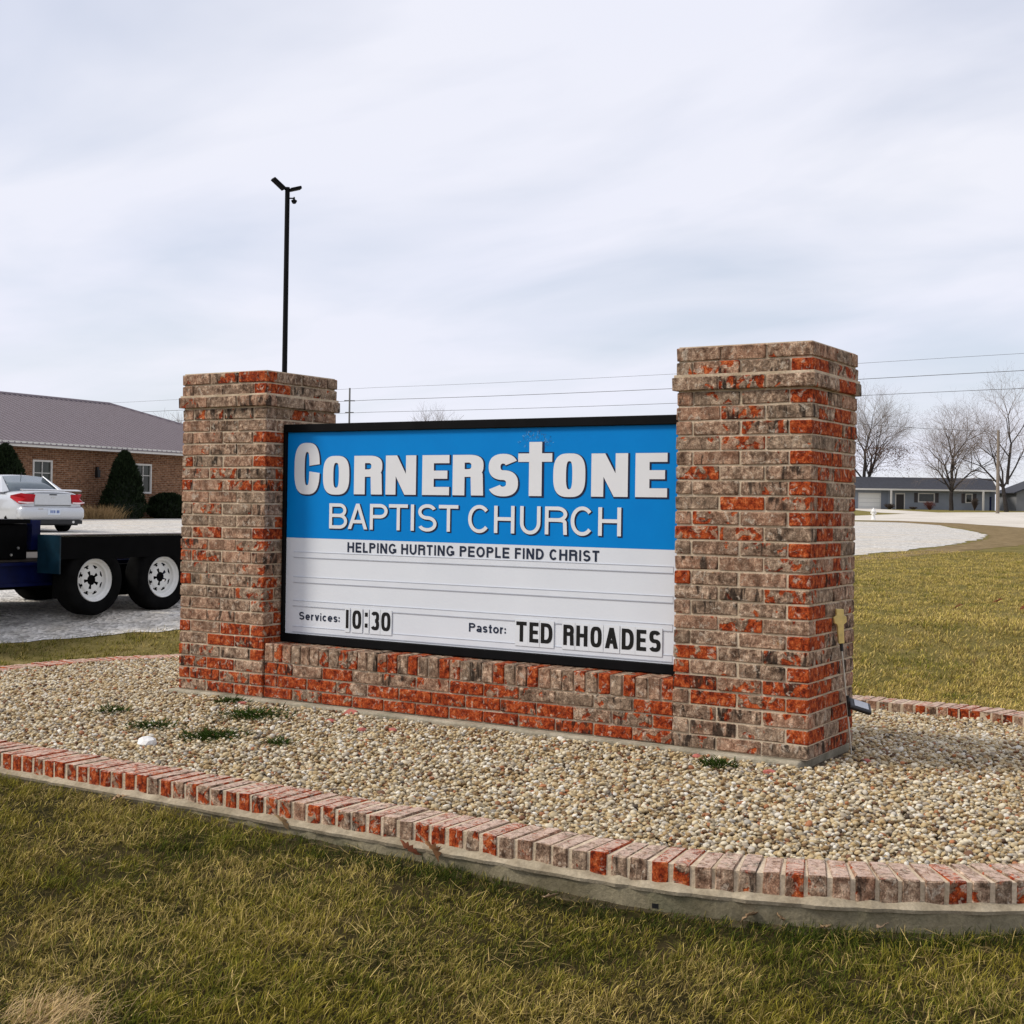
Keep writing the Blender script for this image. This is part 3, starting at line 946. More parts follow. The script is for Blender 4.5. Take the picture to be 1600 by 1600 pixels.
# pebble bed base
def inoval(x, y, r):
    x = np.asarray(x); y = np.asarray(y)
    dx = np.where(x < BX0, BX0-x, np.where(x > BX1, x-BX1, 0))
    return np.hypot(dx, y-BY) < r
def bedz(x, y):
    x = np.asarray(x, float); y = np.asarray(y, float)
    dx = np.where(x < -.1, -.1-x, np.where(x > SW+.1, x-SW-.1, 0)); dy = np.where(y < -.06, -.06-y, np.where(y > PB+.06, y-PB-.06, 0))
    d = np.hypot(dx, dy)
    back = np.clip((y-1.3)/1.3, 0, 1)*np.clip((x-1.5)/1.5, 0, 1)
    return -.030 - .064*np.clip(d/1.6, 0, 1) - .055*back + .016*(vnoise(x, y, 2.3, 3)-.5) + .010*(vnoise(x, y, 6.0, 4)-.5)
nn = 90
xs = np.linspace(BX0-RO, BX1+RO, nn); ys = np.linspace(BY-RO, BY+RO, nn)
vs, fs = [], []
n = int(per/.05)
rings = [0.0, .25, .5, .7, .85, .95, 1.0]
for f_ in rings:
    for i in range(n):
        x, y, a = oval(i*per/n, (RO-KL+.01)*f_)
        vs.append((x, y, float(bedz(x, y))-.022))
for k in range(len(rings)-1):
    for i in range(n):
        j = (i+1) % n
        fs.append((k*n+i, k*n+j, (k+1)*n+j, (k+1)*n+i))
mb = MB(); mb.add(vs, fs)
tag(mb.build('gravel_bed', 'gravel_base', smooth=True), kind='structure')

# pebbles: real stones set out by geometry nodes
protos = bpy.data.collections.new('pebble_shapes')
for k in range(6):
    bm = bmesh.new()
    bmesh.ops.create_icosphere(bm, subdivisions=2, radius=1.0)
    rr = random.Random(50+k)
    ax = Vector((1.0, rr.uniform(.72, .95), rr.uniform(.5, .72)))
    dirs = [Vector((rr.uniform(-1, 1), rr.uniform(-1, 1), rr.uniform(-1, 1))).normalized() for _ in range(5)]
    amp = [rr.uniform(-.22, .16) for _ in dirs]
    for v in bm.verts:
        n_ = v.co.normalized()
        s_ = 1 + sum(a*max(0, n_.dot(d))**3 for d, a in zip(dirs, amp)) + rr.uniform(-.02, .02)
        v.co = Vector((n_.x*ax.x, n_.y*ax.y, n_.z*ax.z))*s_
    me = bpy.data.meshes.new('pebble')
    bm.to_mesh(me); bm.free()
    for p in me.polygons: p.use_smooth = True
    me.materials.append(MATS['pebble'])
    po = bpy.data.objects.new('pebble', me)
    protos.objects.link(po)
def scatter_points(spacing, jitter, lift, smin, smax, seed, region=None):
    g = np.random.default_rng(seed)
    xx, yy = np.meshgrid(np.arange(BX0-RO, BX1+RO, spacing), np.arange(BY-RO, BY+RO, spacing))
    xx = xx.ravel() + g.uniform(-jitter, jitter, xx.size); yy = yy.ravel() + g.uniform(-jitter, jitter, yy.size)
    k = inoval(xx, yy, RO-KL+.004)
    k &= ~((xx > -.05) & (xx < SW+.05) & (yy > -.05) & (yy < PB+.05))
    if region: k &= region(xx, yy)
    xx, yy = xx[k], yy[k]
    s_ = g.uniform(smin, smax, xx.size)*np.where(g.random(xx.size) < .06, 1.45, 1.0)
    z = bedz(xx, yy) + lift + g.uniform(-.004, .006, xx.size)
    return np.stack([xx, yy, z], 1), s_
pa, sa = scatter_points(.0235, .010, -.006, .0095, .0170, 21)
pb_, sb = scatter_points(.036, .017, .003, .0085, .0160, 22)
pk, sk = scatter_points(.046, .022, .011, .0075, .0150, 23)
P_ = np.concatenate([pa, pb_, pk]); S_ = np.concatenate([sa, sb, sk])
me = bpy.data.meshes.new('pebbles')
me.vertices.add(len(P_)); me.vertices.foreach_set('co', P_.astype(np.float32).ravel())
me.update()
g = np.random.default_rng(5)
for nm, ty, val, key in (('peb_rot', 'FLOAT_VECTOR', np.stack([g.uniform(-.6, .6, len(P_)), g.uniform(-.6, .6, len(P_)), g.uniform(0, 6.28, len(P_))], 1), 'vector'),
                         ('peb_scale', 'FLOAT', S_, 'value'), ('peb_kind', 'INT', g.integers(0, 6, len(P_)), 'value')):
    at_ = me.attributes.new(nm, ty, 'POINT')
    at_.data.foreach_set(key, val.astype(np.int32 if ty == 'INT' else np.float32).ravel())
ng = bpy.data.node_groups.new('pebbles', 'GeometryNodeTree')
ng.interface.new_socket('Geometry', in_out='INPUT', socket_type='NodeSocketGeometry')
ng.interface.new_socket('Geometry', in_out='OUTPUT', socket_type='NodeSocketGeometry')
gi = ng.nodes.new('NodeGroupInput'); go = ng.nodes.new('NodeGroupOutput')
iop = ng.nodes.new('GeometryNodeInstanceOnPoints')
cinfo = ng.nodes.new('GeometryNodeCollectionInfo')
cinfo.inputs['Collection'].default_value = protos
cinfo.inputs['Separate Children'].default_value = True
cinfo.inputs['Reset Children'].default_value = True
def nat(name, ty):
    n_ = ng.nodes.new('GeometryNodeInputNamedAttribute')
    n_.data_type = ty
    n_.inputs['Name'].default_value = name
    return n_.outputs['Attribute']
e2r = ng.nodes.new('FunctionNodeEulerToRotation')
ng.links.new(nat('peb_rot', 'FLOAT_VECTOR'), e2r.inputs[0])
ng.links.new(gi.outputs[0], iop.inputs['Points'])
ng.links.new(cinfo.outputs[0], iop.inputs['Instance'])
iop.inputs['Pick Instance'].default_value = True
ng.links.new(nat('peb_kind', 'INT'), iop.inputs['Instance Index'])
ng.links.new(e2r.outputs[0], iop.inputs['Rotation'])
ng.links.new(nat('peb_scale', 'FLOAT'), iop.inputs['Scale'])
ng.links.new(iop.outputs[0], go.inputs[0])
po = tag(link('pebbles', me), 'tan and cream river pebbles filling the oval bed', 'pebbles', kind='stuff')
po.modifiers.new('pebbles', 'NODES').node_group = ng

# ------------------------------------------------------------------ grass
def blades(x, y, z, Lg, Wd, az, lean, curve, col0, col1, name):
    """curved three-part blades; az is the lean direction, lean 0 upright"""
    n = len(x)
    d = np.stack([np.cos(az), np.sin(az), np.zeros(n)], 1)
    sd_ = rng.uniform(0, 2*np.pi, n)
    s_ = np.stack([np.cos(sd_), np.sin(sd_), np.zeros(n)], 1)
    base = np.stack([x, y, z], 1)
    V = np.zeros((n, 7, 3)); Cc = np.zeros((n, 7, 3))
    for k, (t, wv) in enumerate(((0, 1.0), (.42, .85), (.75, .55))):
        ang = lean + curve*t
        p = base + d*(np.sin(ang)*Lg*t)[:, None]
        p[:, 2] += np.cos(ang)*Lg*t
        V[:, 2*k] = p - s_*(Wd*wv/2)[:, None]
        V[:, 2*k+1] = p + s_*(Wd*wv/2)[:, None]
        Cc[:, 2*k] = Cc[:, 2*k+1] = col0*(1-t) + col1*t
    ang = lean + curve
    p = base + d*(np.sin(ang)*Lg)[:, None]
    p[:, 2] += np.cos(ang)*Lg
    V[:, 6] = p; Cc[:, 6] = col1
    tri = np.array([(0, 1, 3), (0, 3, 2), (2, 3, 5), (2, 5, 4), (4, 5, 6)])
    T = (np.arange(n)*7)[:, None, None] + tri[None]
    return fast_mesh(name, V.reshape(-1, 3), T.reshape(-1, 3), Cc.reshape(-1, 3))
GREEN = np.array([.160, .175, .020]); DKG = np.array([.042, .062, .008]); OLV = np.array([.34, .28, .040]); STRAW = np.array([.68, .50, .19]); BRN = np.array([.20, .125, .055])
def grass_colors(x, y, g_, straw=.3):
    n = len(x)
    k = vnoise(x, y, 1.7, 9)*.5 + vnoise(x, y, 6.0, 10)*.35 + g_.random(n)*.45
    c = np.where((k < .55)[:, None], DKG + (GREEN-DKG)*np.clip((k-.25)/.3, 0, 1)[:, None], GREEN + (OLV-GREEN)*np.clip((k-.55)/.25, 0, 1)[:, None])
    s_ = g_.random(n) < straw*(.2+2.2*vnoise(x, y, 2.4, 12)**2)
    c = np.where(s_[:, None], OLV + (STRAW-OLV)*g_.random((n, 1)), c)
    c = np.where((g_.random(n) < .05)[:, None], BRN, c)
    # greener, broader growth hugging the foot of the kerb
    near = inoval(x, y, RO+.24) & (x > 2.8) & (g_.random(n) < .7)
    c = np.where(near[:, None], DKG*1.1, c)
    return c*g_.uniform(.4, 1.5, (n, 1))
RT2 = math.atan2(rt.y, rt.x)
def clumps(npos, per_clump, region, L0, W0, spread, seed, name, label, straw=.3, lean_az=None, gain=1.0):
    g_ = np.random.default_rng(seed)
    px, py = region(g_, npos)
    n = len(px)
    m_ = per_clump
    hgt = .65 + .75*vnoise(px, py, 2.6, 14)
    la = (RT2 if lean_az is None else lean_az) + .35 + g_.normal(0, .55, n) + (vnoise(px, py, 1.5, 15)-.5)*1.6
    ll = g_.uniform(.15, .75, n)
    X = np.repeat(px, m_) + g_.normal(0, spread, n*m_); Y = np.repeat(py, m_) + g_.normal(0, spread, n*m_)
    keep = ~inoval(X, Y, RO+.030)
    az = np.repeat(la, m_) + g_.normal(0, 1.25, n*m_)
    lean = np.clip(np.repeat(ll, m_)*.8 + g_.normal(0, .38, n*m_), 0, 1.35)
    curve = g_.uniform(.1, .95, n*m_)
    Lg = L0*np.repeat(hgt, m_)*g_.uniform(.45, 1.25, n*m_)
    Wd = W0*g_.uniform(.6, 1.3, n*m_)
    X, Y, az, lean, curve, Lg, Wd = [q[keep] for q in (X, Y, az, lean, curve, Lg, Wd)]
    c1 = grass_colors(X, Y, g_, straw)*gain
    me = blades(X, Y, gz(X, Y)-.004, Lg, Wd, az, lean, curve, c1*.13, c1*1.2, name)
    return tag(link(name, me, 'grass_blade'), label, 'grass', kind='stuff')
def to_xy(d, s_): return C2[0]+FALL[0]*d+SIDE[0]*s_, C2[1]+FALL[1]*d+SIDE[1]*s_
def reg_front(g_, n):
    d = g_.uniform(3.3, 8.6, n)
    s_ = g_.uniform(-.47, .47, n)*d
    x, y = to_xy(d, s_)
    k = ~inoval(x, y, RO+.02) & (y < .6)
    k &= vnoise(x, y, 7.0, 16) + g_.random(n)*.6 > .42
    return x[k], y[k]
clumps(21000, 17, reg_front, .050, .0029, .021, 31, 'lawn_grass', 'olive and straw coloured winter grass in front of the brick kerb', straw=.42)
def reg_right(g_, n):
    d = 9.3 + (31-9.3)*g_.random(n)**1.25
    s_ = g_.uniform(.10, .50, n)*d
    x, y = to_xy(d, s_)
    k = ~inoval(x, y, RO+.02) & (x > -2.1) & (y > 1.5)
    return x[k], y[k]
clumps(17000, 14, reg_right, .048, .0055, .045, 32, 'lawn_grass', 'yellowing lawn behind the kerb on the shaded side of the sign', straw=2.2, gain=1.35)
def reg_left(g_, n):
    x = g_.uniform(-6.0, -1.4, n); y = g_.uniform(-4.5, 4.5, n)
    edge = np.interp(y, [-4.5, -2.2, 1.41, 2.05, 2.69, 4.5], [-7.0, -5.6, -3.74, -3.28, -2.81, -2.45])
    k = ~inoval(x, y, RO+.02) & (x > edge-.02) & (x < BX0)
    return x[k], y[k]
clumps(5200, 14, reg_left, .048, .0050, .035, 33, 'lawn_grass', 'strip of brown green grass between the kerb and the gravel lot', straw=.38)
# soil and thatch showing along the foot of the kerb
ring2 = MB()
n = int(per/.06)
vs = []
for i in range(n):
    for r, dz in ((RO+.0, .014), (RO+.10+random.uniform(-.04, .05), -.001)):
        x, y, a = oval(i*per/n, r)
        vs.append((x, y, float(gz(x, y))+dz))
fs = [(2*i, 2*i+1, (2*((i+1) % n))+1, 2*((i+1) % n)) for i in range(n) if max(vs[2*i][1], vs[2*((i+1) % n)][1]) < -.3 and vs[2*i][0] > -1.2]
ring2.add(vs, fs)
tag(ring2.build('bare_soil', 'soil'), kind='structure')

# loose straw lying on the turf
def loose_straw(n_, seed):
    g_ = np.random.default_rng(seed)
    x, y = reg_front(g_, n_)
    k = (vnoise(x, y, 1.6, 21) > .45)
    x, y = x[k], y[k]
    n2 = len(x)
    c = STRAW[None]*g_.uniform(.5, 1.15, (n2, 1))
    me = blades(x, y, gz(x, y)+.012+g_.random(n2)*.02, g_.uniform(.04, .11, n2), g_.uniform(.0016, .0032, n2), g_.uniform(0, 6.28, n2), g_.uniform(1.15, 1.55, n2), g_.uniform(-.2, .3, n2), c*.8, c, 'loose_straw')
    return tag(link('loose_straw', me, 'grass_blade'), 'loose dead straw lying on the turf before the kerb', 'straw', kind='stuff')
loose_straw(9000, 77)
# straw tuft
def tuft(loc, nb, L0, W0, spread, colr, name, label, cat, lean=(.1, .9), dark=.6, z=None):
    g_ = np.random.default_rng(abs(int(loc[0]*977+loc[1]*331)))
    x = loc[0]+g_.normal(0, spread, nb); y = loc[1]+g_.normal(0, spread, nb)
    zz_ = (gz(x, y) if z is None else np.full(nb, z))-.003
    az = (np.arctan2(y-loc[1], x-loc[0]) if cat != 'grass tuft' else np.full(nb, RT2+.2))+g_.normal(0, .8, nb)
    c = np.array(colr)[None]*g_.uniform(.65, 1.3, (nb, 1))
    me = blades(x, y, zz_, L0*g_.uniform(.5, 1.2, nb), W0*g_.uniform(.7, 1.2, nb), az, g_.uniform(*lean, nb), g_.uniform(.1, .9, nb), c*dark, c, name)
    return tag(link(name, me, 'grass_blade'), label, cat)
tuft((3.50, -3.92), 1100, .085, .0026, .085, (.72, .52, .27), 'grass_tuft', 'tall straw coloured tuft of dead grass standing out of the lawn', 'grass tuft', lean=(.2, 1.1))
# weeds among the pebbles
for (x, y, r, nb) in ((1.30, -.98, .17, 800), (1.10, -.42, .20, 800), (.80, -.98, .14, 350), (.62, -.14, .09, 200), (1.75, -.95, .08, 180), (.2, -.75, .12, 220)):
    tuft((x, y), nb, .048, .0085, r*.5, (.040, .070, .010), 'weed_patch', 'low green weed patch spreading over pebbles near the low wall', 'weeds', lean=(.4, 1.3), z=float(bedz(x, y))+.014)['kind'] = 'stuff'
tuft((4.06, -.22), 260, .048, .0085, .045, (.04, .070, .010), 'weed', 'lone green weed in the pebbles before the pillar with the stake light', 'weed', lean=(.4, 1.3), z=float(bedz(4.06, -.22))+.014)['kind'] = 'stuff'

# stones and chips lying on the pebbles
def rock(name, loc, size, mat, label, cat, seed, cutz=True):
    bm = bmesh.new()
    bmesh.ops.create_icosphere(bm, subdivisions=2, radius=1.0)
    rr = random.Random(seed)
    for v in bm.verts:
        v.co = Vector((v.co.x*size[0], v.co.y*size[1], v.co.z*size[2]))*rr.uniform(.82, 1.1)
    me = bpy.data.meshes.new(name); bm.to_mesh(me); bm.free()
    return tag(link(name, me, mat, loc=loc, rot=(0, 0, rr.uniform(0, 3))), label, cat)
rock('white_rock', (1.13, -1.32, -.072), (.062, .055, .042), 'white_stone', 'pale white rock lying on the pebbles by the kerb', 'rock', 3)
def shard(name, loc, pts_, thick, mat, label, cat, rot):
    mb = MB()
    n_ = len(pts_)
    mb.add([(x, 0, z) for x, z in pts_] + [(x, thick, z) for x, z in pts_], [tuple(range(n_)), tuple(range(n_, 2*n_))[::-1]] + [(i, (i+1) % n_, n_+(i+1) % n_, n_+i) for i in range(n_)])
    return tag(mb.build(name, mat, loc=loc, rot=rot), label, cat)
shard('white_shard', (.54, -.10, -.06), [(-.022, 0), (.03, .0), (.008, .03), (-.016, .065)], .012, 'white_stone', 'pointed white shard leaning against the footing', 'shard', (R(-15), 0, R(20)))
shard('brick_chip', (1.55, -.085, -.03), [(-.05, .0), (.025, -.006), (.05, .035), (-.01, .048)], .02, 'red_chip', 'flat pink brick chip propped on the footing', 'brick chip', (R(-35), 0, R(8)))
for i, (x, y) in enumerate(((.74, -.16), (1.62, -.34), (2.1, -.36), (1.95, -.46), (3.9, -.12), (4.35, -.25), (4.66, .30))):
    g_ = rock('brick_fragment', (x, y, float(bedz(x, y))+.012), (.034, .024, .015), 'red_chip', 'small broken red brick fragment among the pebbles', 'brick fragment', 60+i)
    g_['label'] = ['red brick fragment in pebbles beside the white shard', 'red brick fragment below the flat pink chip', 'redder of two brick fragments in front of the low wall middle', 'smaller of two brick fragments in front of the low wall middle',
                   'red brick fragment close to the lone green weed', 'red brick fragment at the front corner of the pillar footing', 'red brick fragment at the foot of the stake light'][i]
    g_['group'] = 'brick fragments among the pebbles'

# dry leaves
def leaf(loc, size, rot, colr, label, group=None):
    pts_ = [(0, -1.25), (.16, -.8), (.42, -.62), (.30, -.36), (.58, -.16), (.40, .05), (.52, .36), (.26, .42), (.22, .72), (0, 1), (-.2, .68), (-.34, .5), (-.30, .28), (-.56, .1), (-.36, -.12), (-.5, -.42), (-.28, -.52), (-.18, -.82)]
    rr = random.Random(int(abs(loc[0]*1000)+abs(loc[1]*77)))
    cu, cv_ = rr.uniform(.5, 1.3), rr.uniform(-.5, .7)
    vs = [(0, 0, 0)] + [(x*size*(1-.2*abs(x)), y*size, (x*x*cu+y*y*.45*cv_+rr.uniform(-.12, .12))*size) for x, y in pts_]
    vs[0] = (0, 0, 0)
    n_ = len(pts_)
    tr = [(0, 1+i, 1+(i+1) % n_) for i in range(n_)]
    c = np.tile(np.array(colr), (len(vs), 1))*np.random.default_rng(3).uniform(.7, 1.2, (len(vs), 1))
    me = fast_mesh('dry_leaf', np.array(vs), np.array(tr), c)
    o = link('dry_leaf', me, 'leaf', loc=loc, rot=rot)
    s_ = o.modifiers.new('thickness', 'SOLIDIFY'); s_.thickness = .0008
    return tag(o, label, 'leaf', group)
leaf((3.55, -2.00, -.165), .060, (R(32), R(12), R(75)), (.34, .17, .075), 'curled brown oak leaf propped against the kerb bricks')
leaf((3.44, -2.02, -.178), .050, (R(38), R(-10), R(110)), (.28, .10, .05), 'reddish dry leaf beside the curled oak leaf at the kerb')
leaf((2.72, -2.00, -.160), .048, (R(35), R(8), R(95)), (.36, .24, .12), 'pale brown leaf caught on the straight run of kerb')
for i, (x, y, s_) in enumerate(((4.92, -1.90, .045), (5.03, -1.86, .034), (5.36, -1.68, .045), (5.20, -1.86, .032), (4.20, -2.12, .030), (1.72, -2.06, .045))):
    leaf((x, y, float(gz(x, y))+.042), s_, (R(random.uniform(-35, 35)), R(random.uniform(-35, 35)), R(random.uniform(0, 360))), random.choice(((.42, .28, .16), (.30, .17, .085), (.48, .34, .22))),
         'dry tan leaf lying in the grass at the foot of the kerb', 'dry leaves along the kerb')
for x, y in ((3.1, 10.3), (3.55, 9.6), (2.9, 9.2)):
    leaf((x, y, float(gz(x, y))+.04), .07, (R(25), R(20), R(x*90)), (.20, .075, .035), 'dark red brown leaf on the yellow lawn behind the bed', 'leaves on the back lawn')

# ------------------------------------------------------------------ solar cross stake light by the pillar
st = empty('solar_stake_light', (4.55, .42, -.06), label='solar stake light with a yellowed cross on a thin rod beside the pillar', cat='garden light')
st.rotation_euler = (0, 0, math.atan2(rt.y, rt.x))
MB().tube((0, 0, 0), (-.063, 0, .60), .0042, .0042, 8).build('rod', 'steel', st)
MB().tube((-.0625, 0, .590), (-.0665, 0, .632), .0095, .0085, 10).build('collar', 'black_plastic', st)
cr = MB()
prof = [(-.016, 0), (.016, 0), (.018, .10), (.036, .112), (.036, .142), (.022, .148), (.022, .182), (-.022, .186), (-.022, .150), (-.038, .142), (-.036, .112), (-.019, .10)]
vs = [(x, -.009, z) for x, z in prof] + [(x, .009, z) for x, z in prof]
n_ = len(prof)
cr.add(vs, [tuple(range(n_)), tuple(range(n_, 2*n_))[::-1]] + [(i, (i+1) % n_, n_+(i+1) % n_, n_+i) for i in range(n_)])
o = cr.build('cross', 'amber_plastic', st, loc=(-.067, 0, .630), rot=(0, R(-4), R(12)))
bevel(o, .004, 2)
MB().tube((-.018, 0, .245), (-.030, 0, .355), .010, .010, 10).build('clip', 'black_plastic', st)
pn = MB().box(-.008, .118, -.045, .045, -.013, .013).build('panel_housing', 'black_plastic', st, loc=(-.018, 0, .315), rot=(R(26), R(17), 0))
bevel(pn, .012, 3)
MB().box(.020, .098, -.030, .030, .0135, .0155).build('solar_cell', 'solar_cell', pn)

# ------------------------------------------------------------------ trailer
tz = .14
tr = empty('equipment_trailer', (-4.6, 2.9, tz), label='black and blue tandem axle trailer with white spoke wheels on the gravel', cat='trailer')
ti = Vector((4.6, -2.9, -tz))
def tp(mb, name, mat, parent=tr, **kw):
    mb.v = [(x+ti.x, y+ti.y, z+ti.z) for x, y, z in mb.v]
    return mb.build(name, mat, parent, **kw)
def trailer_wheel(y, xo, sgn):
    r, wd = .345, .205
    c = (xo, y, tz+r)
    ty_ = MB()
    pr_ = [(.215, 0), (.235, .012), (.30, .014), (.335, .004), (.345, -.02), (.345, -wd+.02), (.335, -wd-.004), (.30, -wd-.014), (.215, -wd)]
    ty_.lathe([(a, b*sgn) for a, b in pr_], 'X', 40, c)
    t_ = tp(ty_, 'tyre', 'tyre', tr, smooth=True)
    rm = MB()
    pr_ = [(.208, .004), (.213, -.004), (.200, -.012), (.190, -.030), (.172, -.038), (.166, -.075), (.060, -.075)]
    rm.lathe([(a, b*sgn) for a, b in pr_[:6]], 'X', 40, c)
    # spoke disc: eight arms between triangular openings
    k = 64
    x_ = c[0]-.066*sgn
    def P(rad, i): return (x_ + (0 if rad > .12 else .012*sgn), c[1]+rad*math.cos(2*math.pi*i/k), c[2]+rad*math.sin(2*math.pi*i/k))
    rads = (.050, .090, .100, .118, .135, .148, .168)
    for j in range(len(rads)-1):
        for i in range(k):
            ph = (i % 8)
            opening = (j == 3 and ph in (3, 4)) or (j == 4 and ph in (2, 3, 4, 5))
            star = (j == 0 and (i % 13) in (5, 6, 7, 8))
            if opening or star: continue
            rm.add([P(rads[j], i), P(rads[j+1], i), P(rads[j+1], i+1), P(rads[j], i+1)], [(0, 1, 2, 3)])
    tp(rm, 'rim', 'rim_white', t_, smooth=False)
    hub = MB()
    hub.lathe([(.0, .0), (.045, -.004), (.05, -.03), (.052, -.12), (.16, -.12), (.165, -.13)], 'X', 20, (c[0]-.02*sgn*0 - .062*sgn, c[1], c[2]))
    hub.v = [(x if sgn > 0 else x, y, z) for x, y, z in hub.v]
    tp(hub, 'hub', 'trailer_black', t_, smooth=False)
for xo, sgn in ((-3.715, 1), (-5.75, -1)):
    for y in (2.48, 3.38): trailer_wheel(y, xo, sgn)
for xa, xb in ((-4.02, -3.70), (-5.76, -5.44)):
    f_ = MB()
    fdz = 0 if xa > -5 else -.16
    f_.box(xb-.012 if xa > -5 else xa, xb if xa > -5 else xa+.012, 2.05, 3.93, .70, .915)   # skirt
    f_.box(xa, xb, 3.93, 3.945, .55, .93)
    f_.v = [(x, y, z+fdz) for x, y, z in f_.v]
    fo = tp(f_, 'fender', 'trailer_black', tr)
    tp(MB().box(xa, xb, 2.05, 3.93, .9155+fdz, .93+fdz), 'fender_top', 'fender_gloss', fo)
    tp(MB().box(-4.06 if xa > -5 else -5.48, -4.00 if xa > -5 else -5.42, 2.25, 3.62, .30, .62), 'suspension_blocker', 'trailer_black', tr)  # plate added in place of leaf springs to keep the wheel gap black
    e_ = MB().box(xa, xb, 2.035, 2.05, .56+fdz, .93+fdz)
    tp(e_, 'fender_end', 'trailer_teal', fo)
for x in (-4.12, -5.42):
    tp(MB().box(x-.04, x+.04, -1.6, 6.4, .63, .66), 'frame_rail', 'trailer_blue')
    tp(MB().box(x-.015, x+.015, -1.6, 6.4, .46, .63), 'frame_web', 'trailer_blue')
    tp(MB().box(x-.04, x+.04, -1.6, 6.4, .43, .46), 'frame_rail', 'trailer_blue')
for y in (-1.55, -.5, .5, 1.6, 2.95, 4.2, 5.3, 6.3):
    tp(MB().box(-5.40, -4.14, y-.04, y+.04, .50, .60), 'cross_member', 'trailer_black')
for i in range(9):
    x = -5.40+i*.14
    tp(MB().box(x, x+.133, -1.6, 6.4, .665, .70), 'deck_board', 'deck_wood')
tp(MB().tube((-5.75, 2.48, .485), (-3.9, 2.48, .485), .04), 'axle', 'trailer_black')
tp(MB().tube((-5.75, 3.38, .485), (-3.9, 3.38, .485), .04), 'axle', 'trailer_black')
for s_ in (-1, 1):
    tp(MB().tube((-4.77+s_*.62, -1.6, .52), (-4.77+s_*.05, -3.3, .52), .05, .05, 8), 'tongue_beam', 'trailer_blue')
tb = tp(MB().box(-4.38, -4.11, .40, 1.985, .69, 1.03), 'tool_box', 'trailer_black')
bevel(tb, .012, 2)
ld = MB().box(-4.40, -4.085, .38, 2.0, 1.035, 1.075); tp(ld, 'lid', 'trailer_black', tb)
for y, z in ((1.88, .80), (1.80, .735), (1.63, .75), (1.35, .74)):
    tp(MB().tube((-4.111, y, z), (-4.098, y, z), .014, .012, 8), 'bolt', 'steel', tb)
tp(MB().box(-4.18, -4.10, 2.03, 2.13, .78, 1.07), 'stake_post', 'trailer_blue')

